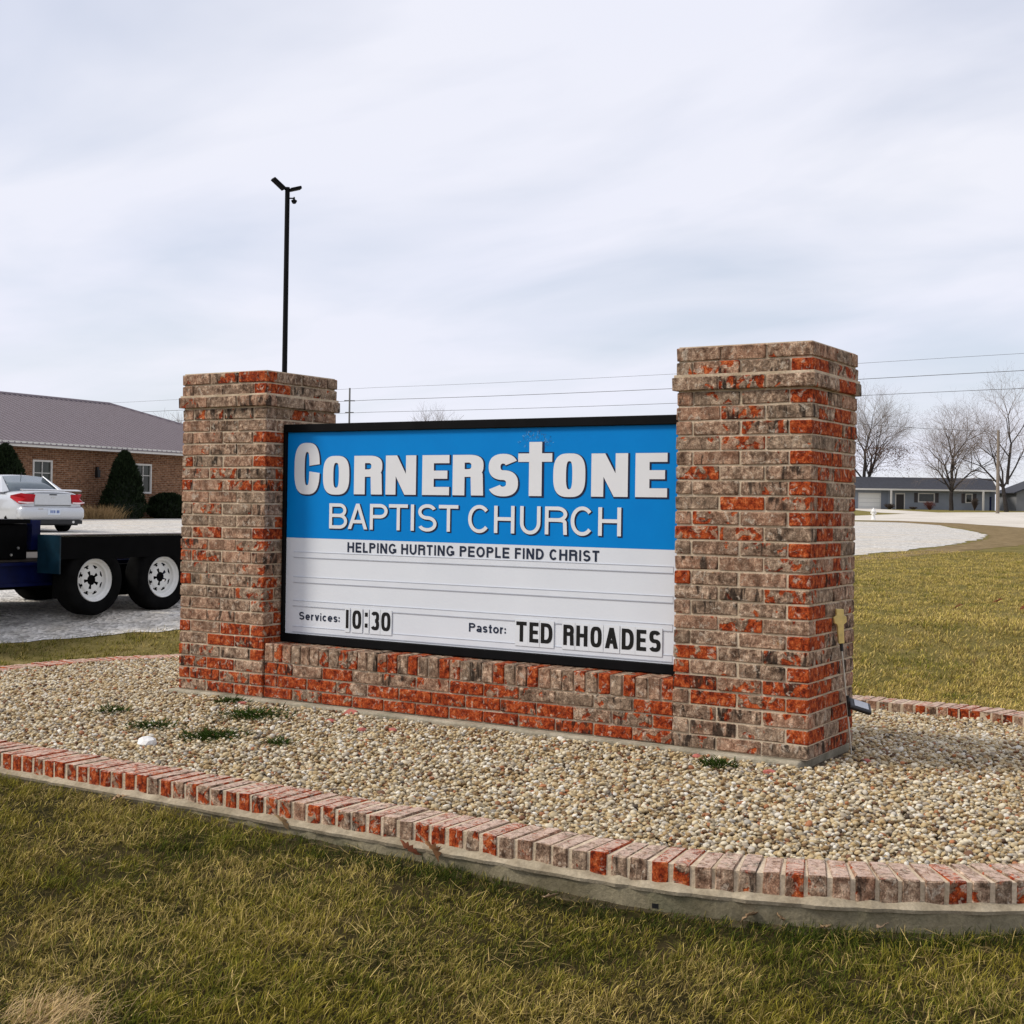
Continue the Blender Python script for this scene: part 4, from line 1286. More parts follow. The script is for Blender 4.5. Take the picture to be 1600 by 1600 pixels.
# ------------------------------------------------------------------ car
def car():
    head = math.atan2(.222, -.975)
    c = empty('sedan', (-21.74, 16.66, .42), head-math.pi/2, label='silver sedan parked with its rear to the sign in front of the church', cat='car')
    # local: +y forward, rear bumper at y=0, x right
    st_ = [  # y, half width, z bottom, z belt/deck, crown
        (0.00, .62, .34, .78, .00), (0.05, .80, .30, .98, .01), (0.22, .895, .24, 1.035, .02), (0.60, .925, .21, 1.05, .02), (1.10, .93, .20, 1.045, .02), (1.90, .93, .20, 1.00, .0),
        (2.80, .93, .20, .98, .0), (3.40, .93, .20, .97, .0), (4.00, .915, .20, .92, .03), (4.50, .89, .22, .86, .04), (4.85, .80, .25, .76, .03), (5.02, .58, .32, .62, .0)]
    ring_ = []
    for (y, hw, zb, zt, cr_) in st_:
        h = zt-zb
        prof = [(-.86*hw, zb), (-.97*hw, zb+.12*h), (-1.0*hw, zb+.42*h), (-.985*hw, zb+.66*h), (-.95*hw, zb+.84*h), (-.86*hw, zt-.02), (-.6*hw, zt+cr_), (0, zt+cr_*1.6)]
        prof = prof + [(-x, z) for x, z in prof[-2::-1]]
        ring_.append([(x, y, z) for x, z in prof])
    k = len(ring_[0])
    mb = MB()
    vs = [p for r_ in ring_ for p in r_]
    fs = []
    for i in range(len(ring_)-1):
        for j in range(k-1): fs.append((i*k+j, i*k+j+1, (i+1)*k+j+1, (i+1)*k+j))
        fs.append((i*k+k-1, i*k, (i+1)*k, (i+1)*k+k-1))
    fs += [tuple(range(k))[::-1], tuple(range((len(ring_)-1)*k, len(ring_)*k))]
    mb.add(vs, fs)
    body = mb.build('body', 'car_silver', c, smooth=True)
    s_ = body.modifiers.new('sub', 'SUBSURF'); s_.levels = s_.render_levels = 2
    # greenhouse
    gh = [(1.02, .70, 1.045, .74), (1.75, .56, 1.44, .80), (2.35, .565, 1.485, .82), (2.95, .55, 1.455, .82), (3.75, .66, .985, .78)]
    vs = []
    for (y, hw, z, _) in gh:
        vs += [(-hw, y, z), (-hw*.62, y, z+.022), (0, y, z+.032), (hw*.62, y, z+.022), (hw, y, z)]
    fs = []
    for i in range(len(gh)-1):
        for j in range(4): fs.append((i*5+j, i*5+j+1, (i+1)*5+j+1, (i+1)*5+j))
    roof_f = [f for f in fs if 4 <= fs.index(f) < 12]
    rf = MB(); rf.add(vs[5:20], [tuple(i-5 for i in f) for f in fs[4:12]]); ro = rf.build('roof', 'car_silver', c, smooth=True)
    ro.modifiers.new('t', 'SOLIDIFY').thickness = .03
    sb = ro.modifiers.new('sub', 'SUBSURF'); sb.levels = sb.render_levels = 2
    rw = MB(); rw.add(vs[0:10], fs[0:4]); o = rw.build('rear_window', 'car_glass', c, smooth=True)
    o.modifiers.new('t', 'SOLIDIFY').thickness = .02
    ws = MB(); ws.add(vs[15:25], [tuple(i-15 for i in f) for f in fs[12:16]]); o = ws.build('windscreen', 'car_glass', c, smooth=True)
    o.modifiers.new('t', 'SOLIDIFY').thickness = .02
    for sx in (-1, 1):
        sw_ = MB()
        belt = [(sx*.86, 1.35, 1.015), (sx*.86, 3.62, .965)]
        sw_.add([(sx*.60, 1.72, 1.40), (sx*.585, 2.35, 1.465), (sx*.575, 2.93, 1.43), (sx*.80, 3.66, .975), (sx*.845, 2.6, .985), (sx*.83, 1.38, 1.02)], [(0, 1, 2, 3, 4, 5)])
        o = sw_.build('side_window', 'car_glass', c)
        o.modifiers.new('t', 'SOLIDIFY').thickness = .012
        pl_ = MB()
        pl_.add([(sx*.70, 1.0, 1.05), (sx*.56, 1.75, 1.455), (sx*.605, 1.76, 1.40), (sx*.835, 1.42, 1.018), (sx*.87, 1.0, 1.01)], [(0, 1, 2, 3, 4)])
        o = pl_.build('rear_pillar', 'car_silver', c)
        o.modifiers.new('t', 'SOLIDIFY').thickness = .02
        tl = MB()
        pr_ = [(sx*.47, -.012, .97), (sx*.66, .006, .985), (sx*.84, .09, .985), (sx*.935, .42, .94), (sx*.95, .40, .875), (sx*.90, .06, .76), (sx*.70, -.02, .735), (sx*.53, -.02, .745)]
        cpt = (sx*.72, -.012, .86)
        vs2 = [cpt] + pr_
        tl.add(vs2, [(0, 1+i, 1+(i+1) % 8) for i in range(8)])
        o = tl.build('tail_light', 'car_red', c)
        o.modifiers.new('t', 'SOLIDIFY').thickness = .05
        rv = MB(); rv.add([(sx*.53, -.034, .745), (sx*.70, -.036, .735), (sx*.895, .045, .76), (sx*.90, .052, .79), (sx*.70, -.034, .775), (sx*.53, -.034, .78)], [(0, 1, 2, 3, 4, 5)])
        rv.build('reversing_lens', 'car_clear', o)
        for y in (1.02, 4.02):
            w_ = MB().lathe([(.20, .0), (.32, .005), (.335, -.02), (.335, -.19), (.32, -.21), (.1, -.2)], 'X', 28, (sx*.90, y, .335))
            if sx < 0: w_.v = [(2*sx*.90-x, yy, z) for x, yy, z in w_.v]
            wo = w_.build('wheel', 'tyre', c, smooth=True)
            r2 = MB().lathe([(.0, -.02), (.06, -.01), (.16, -.03), (.205, .004)], 'X', 20, (sx*.90, y, .335))
            if sx < 0: r2.v = [(2*sx*.90-x, yy, z) for x, yy, z in r2.v]
            r2.build('rim', 'chrome', wo, smooth=True)
        MB().box(*sorted((sx*.93, sx*1.05)), 3.28, 3.40, .98, 1.10).build('mirror', 'car_silver', c)
    sp = MB(); sp.add([(-.80, .03, 1.055), (.80, .03, 1.055), (.78, .20, 1.085), (-.78, .20, 1.085), (-.80, .01, 1.085), (.80, .01, 1.085), (.78, .22, 1.108), (-.78, .22, 1.108)],
                      [(3, 2, 1, 0), (4, 5, 6, 7), (0, 1, 5, 4), (1, 2, 6, 5), (2, 3, 7, 6), (3, 0, 4, 7)])
    sp.build('spoiler', 'car_silver', c)
    tk = MB().box(-.50, .50, -.012, .02, .70, 1.00).build('boot_lid', 'car_silver', c); bevel(tk, .02, 3)
    MB().box(-.50, .50, -.016, .0, .688, .698).build('boot_seam', 'car_dark', tk)
    MB().box(-.10, .10, -.020, -.012, .955, .985).build('brake_light', 'car_dark', tk)
    em = MB(); em.add([(-.07, -.018, .90), (-.03, -.018, .918), (.03, -.018, .918), (.07, -.018, .90), (.03, -.018, .882), (-.03, -.018, .882)], [(0, 1, 2, 3, 4, 5)]); em.build('emblem', 'chrome', tk)
    bp = MB().box(-.88, .88, -.075, .30, .31, .675).build('bumper', 'car_silver', c, smooth=True); bevel(bp, .13, 6)
    MB().box(-.80, .80, -.04, .3, .22, .315).build('lower_valance', 'car_dark', c)
    pt = MB().box(-.165, .165, -.085, -.074, .455, .615).build('number_plate', 'plate', c)
    for i, x in enumerate((-.10, -.05, 0.0, .07, .11)):
        MB().box(x, x+.030, -.0875, -.0852, .50, .57).build('plate_character', 'plate_blue', pt)
    MB().box(-.42, -.29, -.079, -.074, .595, .62).build('bumper_badge', 'chrome', c)
    for sx in (-1, 1):
        MB().tube((sx*.55, -.05, .27), (sx*.55, .3, .27), .035).build('tailpipe', 'chrome', c)
    MB().box(-.8, .8, .2, 4.8, .18, .3).build('underbody', 'car_dark', c)
    MB().tube((0, 1.85, 1.47), (0, 1.78, 1.55), .012, .006).build('aerial', 'car_dark', c)
car()

# ------------------------------------------------------------------ church
wdir = Vector((-.08057, .99675, 0)); bdir = Vector((-.99675, -.08057, 0))
ch = empty('brick_church', (-37.369, 26.943, .50), math.atan2(wdir.y, wdir.x), label='long brick church building with a grey metal hip roof', cat='building')
# local: x along the wall, y = backwards (left of x), z up from .50
Z0 = -.05
s0, s1, dep = -14.0, 17.9, 12.0
wz = 2.84
wl = MB()
wins = [(1.57, 2.58, 1.02, 2.32), (7.24, 8.25, 1.08, 2.36), (-4.4, -3.4, 1.02, 2.32), (13.0, 14.0, 1.05, 2.34)]
xs_ = sorted([s0, s1] + [w for q in wins for w in q[:2]])
x = s0
for q in sorted(wins):
    wl.box(x, q[0], 0, .3, Z0, wz)
    wl.box(q[0], q[1], 0, .3, Z0, q[2]); wl.box(q[0], q[1], 0, .3, q[3], wz)
    x = q[1]
wl.box(x, s1, 0, .3, Z0, wz)
wl.box(s1-.3, s1, .3, dep, Z0, wz); wl.box(s0, s1-.3, dep-.3, dep, Z0, wz); wl.box(s0, s0+.3, .3, dep-.3, Z0, wz)
wl.build('wall', 'church_brick', ch)
for (a, b, c, d) in wins:
    fr = MB()
    t_ = .075
    fr.box(a, b, -.03, .06, c, c+t_); fr.box(a, b, -.03, .06, d-t_, d); fr.box(a, a+t_, -.03, .06, c+t_, d-t_); fr.box(b-t_, b, -.03, .06, c+t_, d-t_)
    wo = fr.build('window', 'white_trim', ch)
    MB().box(a+t_, b-t_, .04, .05, c+t_, d-t_).build('pane', 'window_glass', wo)
    MB().box((a+b)/2-.016, (a+b)/2+.016, .0, .038, c+t_, d-t_).build('muntin', 'white_trim', wo)
    MB().box(a+t_, b-t_, .002, .036, (c+d)/2+.12, (c+d)/2+.15).build('muntin', 'white_trim', wo)
    hb = MB()
    nbk = 14
    for i in range(nbk):
        xx_ = a-.1+(b-a+.2)*i/nbk
        hb.box(xx_+.008, xx_+(b-a+.2)/nbk-.008, -.012, .02, d+.012, d+.22)
    hb.build('lintel', 'church_brick', ch)
ov = .55
ez = 2.90
rz_ = 5.37
sof = MB().box(s0-ov, s1+ov, -ov, dep+ov, wz, wz+.05); sof.build('soffit', 'white_trim', ch)
fa = MB(); fa.box(s0-ov-.03, s1+ov+.03, -ov-.09, -ov-.002, wz-.06, wz+.14); fa.box(s1+ov+.002, s1+ov+.09, -ov, dep+ov, wz-.06, wz+.14)
fa.build('gutter', 'white_trim', ch)
rdg = dep/2
e0, e1 = s0-ov-.08, s1+ov+.08
A_, B_, C_, D_ = (e0, -ov-.12, ez), (e1, -ov-.12, ez), (e1, dep+ov+.12, ez), (e0, dep+ov+.12, ez)
E_, F_ = (s0+rdg, rdg, rz_), (s1-rdg, rdg, rz_)
rf = MB(); rf.add([A_, B_, C_, D_, E_, F_], [(0, 1, 5, 4), (1, 2, 5), (2, 3, 4, 5), (3, 0, 4)])
roof = rf.build('roof', 'roof_metal', ch)
roof.modifiers.new('t', 'SOLIDIFY').thickness = .03
MB().tube(E_, F_, .09, .09, 8).build('ridge_cap', 'roof_metal', roof)
MB().tube(F_, B_, .075, .075, 8).build('hip_cap', 'roof_metal', roof)
MB().tube(E_, A_, .075, .075, 8).build('hip_cap', 'roof_metal', roof)
slope_n = Vector((0, -(rz_-ez), rdg+ov+.12)).normalized()
x = e0+.3
while x < e1-.2:
    top = 1.0
    if x < E_[0]: top = (x-e0)/(E_[0]-e0)
    if x > F_[0]: top = (e1-x)/(e1-F_[0])
    p0 = Vector((x, A_[1]-.01, ez+.015)); p1 = Vector((x, A_[1]+(rdg-A_[1])*top, ez+(rz_-ez)*top+.015))
    a_, b_ = Vector((.018, 0, 0)), slope_n*.028
    mbx = MB(); mbx.add([p0-a_, p0+a_, p1+a_, p1-a_, p0-a_*.5+b_, p0+a_*.5+b_, p1+a_*.5+b_, p1-a_*.5+b_], [(4, 5, 6, 7), (0, 1, 5, 4), (1, 2, 6, 5), (2, 3, 7, 6), (3, 0, 4, 7)])
    mbx.build('roof_seam', 'roof_metal', roof)
    x += .30
lm = MB().box(4.90, 5.06, -.16, -.01, 1.70, 2.02).build('wall_lamp', 'lamp_black', ch)
MB().box(4.93, 5.03, -.11, -.001, 2.02, 2.14).build('lamp_bracket', 'lamp_black', lm)
def chw(s_, off, z=None):
    p = Vector((-37.369, 26.943, 0)) + wdir*s_ + bdir*off
    p.z = float(gz(p.x, p.y)) if z is None else z
    return p
# evergreens: many small sprays over the volume
def evergreen(loc, rx, h, n_, name, label, cone=True, col=(.014, .022, .010), group=None):
    g_ = np.random.default_rng(int(abs(loc[0]*31+loc[1]*17)))
    t = empty(name, loc, label=label, cat='shrub', group=group)
    u = g_.random(n_)**.8
    rad = np.where(u < .18, .72+.28*u/.18, np.clip(1-(u-.18)/.82, 0, 1)**.62) if cone else np.sqrt(np.clip(1-((u-.42)/.58)**2, 0.02, 1))
    a = g_.uniform(0, 6.283, n_)
    lump = .86+.22*vnoise(a*1.6, u*6, 1.0, 6)
    rr_ = rx*rad*lump*np.sqrt(g_.uniform(.45, 1.0, n_))
    c = np.stack([rr_*np.cos(a), rr_*np.sin(a), u*h], 1)
    s_ = g_.uniform(.05, .11, n_)
    d = np.stack([np.cos(a)*.5, np.sin(a)*.5, np.full(n_, .85)], 1) + g_.normal(0, .35, (n_, 3))
    d /= np.linalg.norm(d, axis=1)[:, None]
    e = np.cross(d, g_.normal(0, 1, (n_, 3))); e /= np.linalg.norm(e, axis=1)[:, None]
    V = np.stack([c - e*(s_*.4)[:, None], c + e*(s_*.4)[:, None], c + d*s_[:, None]*1.7], 1)
    colr = np.array(col)[None]*g_.uniform(.5, 1.7, (n_, 1))
    link('foliage', fast_mesh('foliage', V.reshape(-1, 3), np.arange(n_*3).reshape(-1, 3), np.repeat(colr, 3, 0)), 'leaf', t)
    MB().tube((0, 0, -.1), (0, 0, h*.7), .07, .02, 7).build('stem', 'bark_dark', t)
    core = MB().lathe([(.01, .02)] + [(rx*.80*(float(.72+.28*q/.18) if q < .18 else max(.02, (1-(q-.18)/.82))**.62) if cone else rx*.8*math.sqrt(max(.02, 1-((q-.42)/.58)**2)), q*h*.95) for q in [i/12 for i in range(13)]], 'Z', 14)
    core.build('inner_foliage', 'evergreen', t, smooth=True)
    return t
evergreen(chw(5.23, -1.3), 1.0, 2.72, 9000, 'conical_evergreen', 'dark conical evergreen beside the church window with no car before it')
evergreen(chw(-.95, -1.3), 1.05, 2.75, 7000, 'conical_evergreen', 'dark conical evergreen rising behind the silver sedan')
evergreen(chw(8.1, -1.1), .92, 1.02, 4500, 'round_bush', 'low dark rounded bush against the church wall', cone=False)
og = chw(3.48, -1.5)
t_ = tuft((og.x, og.y), 1500, .62, .016, .40, (.46, .31, .15), 'ornamental_grass', 'clump of tan ornamental grass between the sedan and the evergreen', 'ornamental grass', lean=(0, .45))

# ------------------------------------------------------------------ light pole in the lot
lp = empty('light_pole', (-20.11, 23.56, .43), label='tall black lot light pole with two lamp heads and a camera', cat='light pole')
MB().tube((0, 0, 0), (0, 0, 10.10), .083, .070, 14).build('pole', 'pole_black', lp)
MB().lathe([(.22, 0), (.22, .04), (.12, .10), (.09, .12)], 'Z', 16).build('base_cover', 'pole_black', lp)
rx2 = Vector((rt.x, rt.y, 0)).normalized()
def head(dirv, l0, l1, dz, wdt, tilt):
    a = dirv*l0 + Vector((0, 0, 10.03)); b = dirv*l1 + Vector((0, 0, 10.03+dz))
    s_ = Vector((-dirv.y, dirv.x, 0))*wdt/2
    u_ = (b-a).cross(s_).normalized()*.045
    m_ = MB(); m_.add([a-s_-u_, a+s_-u_, b+s_-u_, b-s_-u_, a-s_+u_, a+s_+u_, b+s_+u_, b-s_+u_], [(3, 2, 1, 0), (4, 5, 6, 7), (0, 1, 5, 4), (1, 2, 6, 5), (2, 3, 7, 6), (3, 0, 4, 7)])
    o = m_.build('lamp_head', 'pole_black', lp); bevel(o, .02, 2)
    MB().tube((0, 0, 10.02), a+(b-a)*.15, .035, .035, 8).build('lamp_arm', 'pole_black', lp)
h1 = (-rx2*.85 + Vector((fw.x, fw.y, 0)).normalized()*-.5).normalized()
head(h1, .10, .46, .27, .26, 0)
h2 = (rx2*.92 + Vector((fw.x, fw.y, 0)).normalized()*.38).normalized()
head(h2, .08, .40, .10, .24, 0)
cm = rx2*.20
cmo = MB().lathe([(.0, -.11), (.05, -.09), (.085, -.03), (.085, .0), (.03, .03), (.02, .10)], 'Z', 14, (cm.x, cm.y, 9.72)).build('camera_dome', 'pole_black', lp, smooth=True)
MB().tube((0, 0, 9.78), (cm.x, cm.y, 9.78), .022, .022, 8).build('camera_arm', 'pole_black', lp)

# ------------------------------------------------------------------ far house
hx = Vector((.8463, .5325, 0)).normalized()
hang = math.atan2(hx.y, hx.x) - .03
hs = empty('ranch_house', (-48.93, 165.0, 1.38), hang, label='long low grey ranch house with a dark roof across the road', cat='house')
# local: x along the front, y back
HL = 16.9
wh, rh_ = 2.78, 4.42
op = [(.35, 2.98, 0, 2.15), (5.05, 6.05, 0, 2.15), (7.85, 9.95, 1.15, 2.35), (13.85, 14.75, 1.15, 2.35)]
hm = MB(); x = -6.0
for q in op:
    hm.box(x, q[0], 0, .2, -.5, wh)
    if q[2] > 0: hm.box(q[0], q[1], 0, .2, -.5, q[2])
    hm.box(q[0], q[1], 0, .2, q[3], wh)
    x = q[1]
hm.box(x, HL, 0, .2, -.5, wh)
hm.box(HL-.2, HL, .2, 8, -.5, wh); hm.box(-6, HL-.2, 7.8, 8, -.5, wh); hm.box(-6, -5.8, .2, 7.8, -.5, wh)
hm.add([(HL-.1, 0, wh), (HL-.1, 8, wh), (HL-.1, 4, rh_-.1)], [(0, 1, 2)])
hm.build('wall', 'siding', hs)
rf = MB(); rf.add([(-6.5, -.75, wh-.02), (HL+.9, -.75, wh-.02), (HL+1.5, 4, rh_), (-6.5, 4, rh_), (HL+.9, 8.75, wh-.02), (-6.5, 8.75, wh-.02)], [(0, 1, 2, 3), (3, 2, 4, 5)])
ro = rf.build('roof', 'shingle', hs); ro.modifiers.new('t', 'SOLIDIFY').thickness = .14
fb = MB(); fb.box(-6.5, HL+.9, -.86, -.75, wh-.16, wh+.06); fb.build('fascia', 'white_trim', hs)
rk = MB(); rk.add([(HL+.91, -.78, wh-.15), (HL+1.51, 4, rh_-.14), (HL+1.51, 4, rh_+.05), (HL+.91, -.78, wh+.05), (HL+.99, -.78, wh-.15), (HL+1.59, 4, rh_-.14), (HL+1.59, 4, rh_+.05), (HL+.99, -.78, wh+.05)],
                  [(0, 1, 2, 3), (7, 6, 5, 4), (0, 4, 5, 1), (3, 2, 6, 7), (0, 3, 7, 4), (1, 5, 6, 2)])
rk.build('rake_board', 'white_trim', hs)
gd = MB().box(.35, 2.98, .05, .12, -.1, 2.15).build('garage_door', 'garage_white', hs)
for i in range(1, 4): MB().box(.36, 2.97, .04, .049, -.1+i*.56, -.08+i*.56).build('panel_line', 'siding_dark', gd)
fm = MB(); fm.box(.22, .35, -.02, .0, -.1, 2.28); fm.box(2.98, 3.11, -.02, .0, -.1, 2.28); fm.box(.35, 2.98, -.02, .0, 2.15, 2.28); fm.build('garage_trim', 'white_trim', hs)
MB().box(3.15, 4.0, -.012, -.002, -.2, wh-.2).build('dark_siding', 'siding_dark', hs)
MB().box(4.12, 4.32, -.95, -.75, -.3, wh-.17).build('porch_post', 'white_trim', hs)
MB().box(15.75, 15.97, -.95, -.75, -.3, wh-.17).build('porch_post', 'white_trim', hs)
dr = MB().box(5.10, 6.0, .04, .10, 0, 2.1).build('front_door', 'door_dark', hs)
fm = MB(); fm.box(4.93, 5.05, -.03, 0, -.1, 2.3); fm.box(6.05, 6.17, -.03, 0, -.1, 2.3); fm.box(5.05, 6.05, -.03, 0, 2.15, 2.3); fm.build('door_trim', 'white_trim', hs)
for (a, b, c, d) in op[2:]:
    fm = MB(); t2 = .12
    fm.box(a, b, -.04, .05, c, c+t2); fm.box(a, b, -.04, .05, d-t2, d); fm.box(a, a+t2, -.04, .05, c+t2, d-t2); fm.box(b-t2, b, -.04, .05, c+t2, d-t2)
    wo = fm.build('window', 'white_trim', hs)
    MB().box(a+t2, b-t2, .02, .04, c+t2, d-t2).build('pane', 'window_glass', wo)
    for x0_, x1_ in ((a-.5, a-.06), (b+.06, b+.5)): MB().box(x0_, x1_, -.04, -.002, c-.02, d+.02).build('shutter', 'shutter', hs)
MB().box(HL, HL+1.1, 1.2, 1.4, -.5, wh).build('side_wing', 'siding_dark', hs)
MB().box(HL+.15, HL+.62, 1.14, 1.19, -.1, 2.0).build('side_door', 'trailer_blue', hs)
vt = MB().tube((13.4, 4.6, rh_-.3), (13.4, 4.6, rh_+1.75), .05, .05, 8).build('vent_pipe', 'pole_grey', hs)

# second building at the edge
g2 = empty('grey_outbuilding', (-31.6, 176.2, 1.5), hang, label='plain grey gabled building beyond the ranch house', cat='building')
gm = MB(); gm.box(0, 9, 0, 8, -.4, 2.6); gm.add([(0, -.003, 2.6), (9, -.003, 2.6), (4.5, -.003, 4.4)], [(0, 1, 2)]); gm.build('wall', 'far_siding', g2)
rf = MB(); rf.add([(-.5, -.4, 2.45), (4.5, -.4, 4.45), (4.5, 8.4, 4.45), (-.5, 8.4, 2.45), (9.5, -.4, 2.45), (9.5, 8.4, 2.45)], [(0, 1, 2, 3), (1, 4, 5, 2)])
o = rf.build('roof', 'shingle', g2); o.modifiers.new('t', 'SOLIDIFY').thickness = .15

# ------------------------------------------------------------------ bare trees
def bare_tree(name, loc, h, spread, seed, label, trunk_mat='bark', levels=5, trunk_r=.28, fork=.22, leaves=0, leafcol=(.10, .045, .025), group='bare winter trees'):
    rr = random.Random(seed)
    t = empty(name, loc, label=label, cat='tree', group=group)
    big, small, tips = MB(), MB(), []
    def branch(p, d, ln, r, lv):
        nseg = 3 if lv < 3 else 2
        for k in range(nseg):
            d2 = (d + Vector((rr.gauss(0, .10), rr.gauss(0, .10), rr.gauss(0, .05)+.05))).normalized()
            q = p + d2*ln/nseg
            r2 = r*(.86 if lv else .90)
            (big if r > .045 else small).tube(p, q, r, r2, 7 if r > .12 else (5 if r > .045 else 3), caps=False)
            p, d, r = q, d2, r2
            if lv > 0 and lv < levels and rr.random() < .75:
                a = rr.uniform(0, 6.283)
                o_ = d.orthogonal(); o_ = Matrix.Rotation(a, 3, d) @ o_
                dd = (d*.72 + o_.normalized()*rr.uniform(.55, .95)*spread).normalized()
                branch(p, dd, ln*rr.uniform(.55, .75), r*.55, lv+1)
        if lv < levels:
            nb_ = rr.choice((2, 3, 3)) if lv else rr.choice((4, 5))
            a0 = rr.uniform(0, 6.283)
            for k in range(nb_):
                o_ = Matrix.Rotation(a0+6.283*k/nb_+rr.uniform(-.4, .4), 3, d) @ d.orthogonal()
                dd = (d + o_.normalized()*rr.uniform(.35, .85)*spread).normalized()
                branch(p, dd, ln*rr.uniform(.62, .85) if lv else h*.27*rr.uniform(.8, 1.1), r*rr.uniform(.58, .74), lv+1)
        else: tips.append(p)
    branch(Vector((0, 0, -.3)), Vector((0, 0, 1)), h*fork, trunk_r, 0)
    # a leader carries on up the middle
    branch(Vector((0, 0, h*fork)), Vector((rr.gauss(0, .05), rr.gauss(0, .05), 1)).normalized(), h*.30, trunk_r*.75, 1)
    big.build('trunk', trunk_mat, t); small.build('crown', 'twig', t)
    if leaves and tips:
        g_ = np.random.default_rng(seed)
        tp_ = np.array([tuple(q) for q in tips])
        low = tp_[np.argsort(tp_[:, 2])[:max(10, len(tp_)//6)]]
        c = low[g_.integers(0, len(low), leaves)] + g_.normal(0, .35, (leaves, 3))
        a, b = g_.normal(0, .10, (leaves, 3)), g_.normal(0, .10, (leaves, 3))
        V = np.stack([c, c+a, c+b], 1)
        link('clinging_leaves', fast_mesh('leaves', V.reshape(-1, 3), np.arange(leaves*3).reshape(-1, 3), np.repeat(np.array(leafcol)[None]*g_.uniform(.5, 1.6, (leaves, 1)), 3, 0)), 'leaf', t)
    zs = max(v[2] for v in (small.v or big.v))
    t.scale = (h/zs,)*3
    return t
bare_tree('bare_tree', (-36.25, 162.3, 1.5), 15.2, 1.05, 7, 'bare tree standing before the ranch house between its two windows', trunk_mat='bark_dark', trunk_r=.36, fork=.20, levels=6)
bare_tree('bare_tree', (-29.2, 159.7, 1.5), 17.6, 1.1, 12, 'wide bare tree beside the wooden utility pole', trunk_mat='bark_dark', trunk_r=.30, fork=.20, levels=6)
bare_tree('bare_tree', (-51.2, 175.1, 1.5), 18.0, .95, 23, 'bare tree with brown leaves still clinging low, behind the garage end of the house', trunk_mat='bark_dark', trunk_r=.44, fork=.26, leaves=4200, levels=6)
bare_tree('bare_tree', (-122.5, 171.6, 1.6), 16.6, .7, 31, 'distant bare treetop showing above the sign cabinet', levels=5, trunk_r=.28)
bare_tree('bare_tree', (-119.6, 173.9, 1.6), 16.0, .6, 37, 'second distant bare treetop above the sign cabinet', levels=5, trunk_r=.25)
bare_tree('bare_tree', (-81.6, 79.6, .9), 8.6, .8, 41, 'bare tree behind the hip end of the church roof', levels=4, trunk_r=.2)
# shrubs by the house
def twig_bush(loc, h, w, seed, label, colr):
    rr = random.Random(seed)
    t = MB()
    for k in range(90):
        a = rr.uniform(0, 6.283); b = rr.uniform(.1, 1.1)
        d = Vector((math.cos(a)*b*w, math.sin(a)*b*w, h*rr.uniform(.6, 1.1)))
        t.tube(Vector((0, 0, -.05)), d*.6, .02, .014, 3, caps=False)
        for q in range(3):
            e = d*.6 + Vector((rr.gauss(0, .2), rr.gauss(0, .2), rr.uniform(.1, .45)))*h*.5
            t.tube(d*.6, e, .013, .006, 3, caps=False)
    return tag(t.build('bare_shrub', colr, loc=loc), label, 'shrub')
plain('shrub_red', (.11, .032, .025), .95, var=.3)
plain('shrub_brown', (.055, .038, .028), .95, var=.3)
def hl(x, y):
    c_, s_ = math.cos(hang), math.sin(hang)
    X = -48.93+c_*x-s_*y; Y = 165.0+s_*x+c_*y
    return (X, Y, float(gz(X, Y)))
twig_bush(hl(8.9, -1.6), 1.35, 1.2, 5, 'reddish bare shrub under the wide front window of the ranch house', 'shrub_red')
twig_bush(hl(3.9, -1.3), .9, 1.1, 6, 'low brown shrub between the garage door and the front door', 'shrub_brown')
twig_bush(hl(6.9, -1.3), .45, .8, 8, 'small brown shrub right of the front door step', 'shrub_brown')
twig_bush(hl(14.6, -1.4), 1.9, .7, 9, 'upright bare shrub near the corner post of the ranch house', 'shrub_brown')

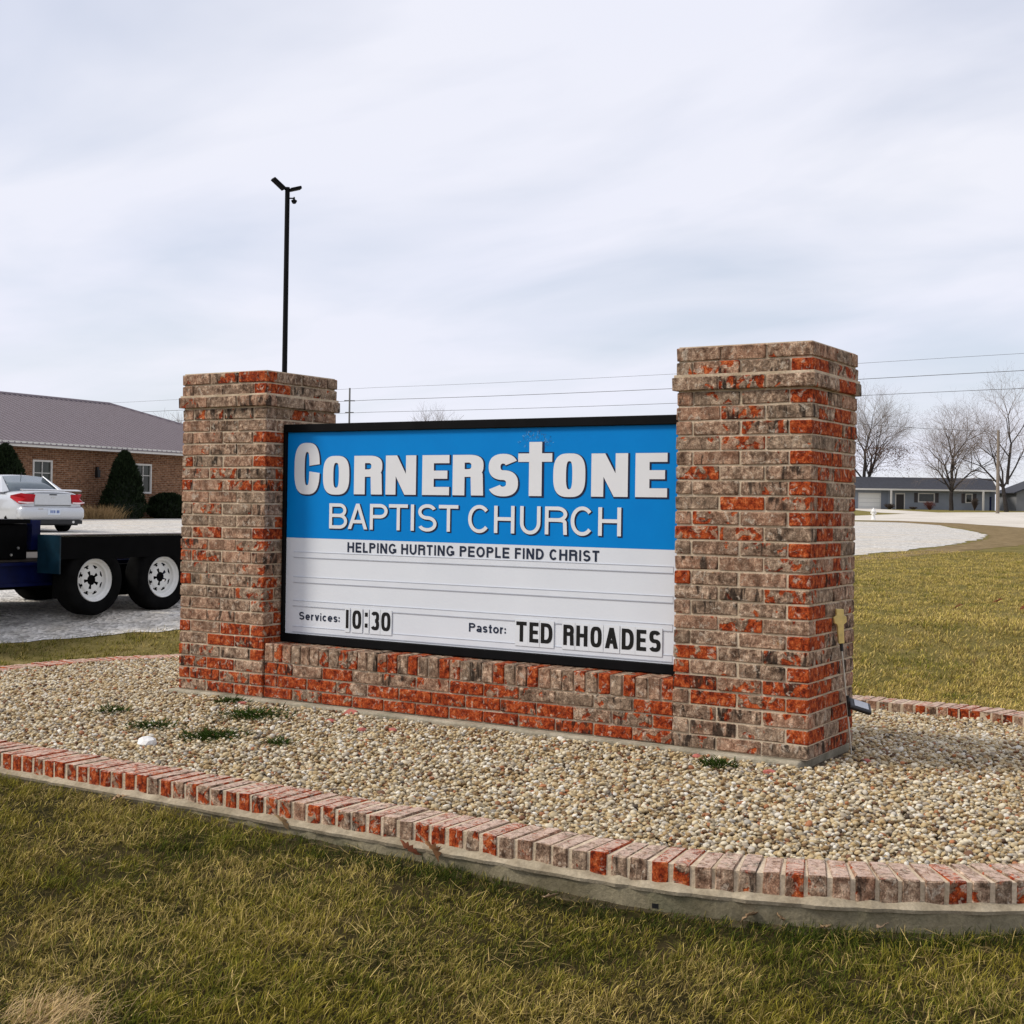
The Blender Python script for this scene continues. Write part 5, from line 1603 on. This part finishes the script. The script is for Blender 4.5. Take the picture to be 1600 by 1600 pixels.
# ------------------------------------------------------------------ poles and wires
def pole(name, loc, h, r, mat, label, arms=()):
    t = empty(name, loc, label=label, cat='utility pole')
    MB().tube((0, 0, -.5), (0, 0, h), r, r*.72, 12).build('pole', mat, t)
    for z, l_ in arms: MB().tube((-l_*.5, -l_*.3, z), (l_*.5, l_*.3, z), .06, .06, 6).build('cross_arm', mat, t)
    return t
pole('utility_pole', (-25.5, 138.4, 1.2), 8.6, .19, 'pole_wood', 'bare wooden utility pole at the end of the ranch house')
pole('utility_pole', (-88.24, 110.6, 1.0), 13.0, .13, 'pole_grey', 'thin grey utility pole showing above the sign beside the nearer brick wall end', arms=((11.6, 1.0), (10.3, .8)))
def wire(p0, p1, sag, t0, t1, r, label):
    p0, p1 = Vector(p0), Vector(p1)
    mb = MB(); n_ = 24; prev = None
    for i in range(n_+1):
        t = t0+(t1-t0)*i/n_
        fr_ = t % 1.0
        q = p0+(p1-p0)*t - Vector((0, 0, sag*4*fr_*(1-fr_)))
        if prev is not None: mb.tube(prev, q, r, r, 5, caps=False)
        prev = q
    o = tag(mb.build('power_line', 'wire'), label, 'wire', 'overhead power lines')
A0 = (-88.24, 110.6); A1 = (-16.2, 105.2)
wire((*A0, 13.95), (*A1, 13.9), .25, -.6, 2.0, .014, 'topmost thin overhead power line')
wire((*A0, 12.62), (*A1, 12.55), .25, -.6, 2.0, .024, 'thick overhead power line below the topmost one')
wire((*A0, 11.30), (*A1, 11.15), .25, -.6, 2.0, .020, 'lower overhead power line on the thin grey pole')
wire((-45.0, 141.0, 11.4), (-25.4, 138.4, 9.7), .2, -.6, 1.0, .022, 'service line running to the bare wooden utility pole')

# ------------------------------------------------------------------ hydrant
hy = empty('fire_hydrant', (-19.96, 79.3, float(gz(-19.96, 79.3))), label='small white fire hydrant at the road edge', cat='hydrant')
MB().lathe([(.0, -.05), (.17, -.05), (.17, .03), (.115, .05), (.105, .48), (.15, .50), (.15, .54), (.12, .56), (.10, .64), (.04, .70), (.03, .76), (0, .76)], 'Z', 16).build('barrel', 'hydrant_white', hy, smooth=True)
for s_ in (-1, 1): MB().tube((s_*.09, 0, .42), (s_*.18, 0, .42), .055, .055, 10).build('nozzle', 'hydrant_white', hy)
MB().tube((0, -.09, .38), (0, -.2, .38), .075, .075, 12).build('nozzle', 'hydrant_white', hy)
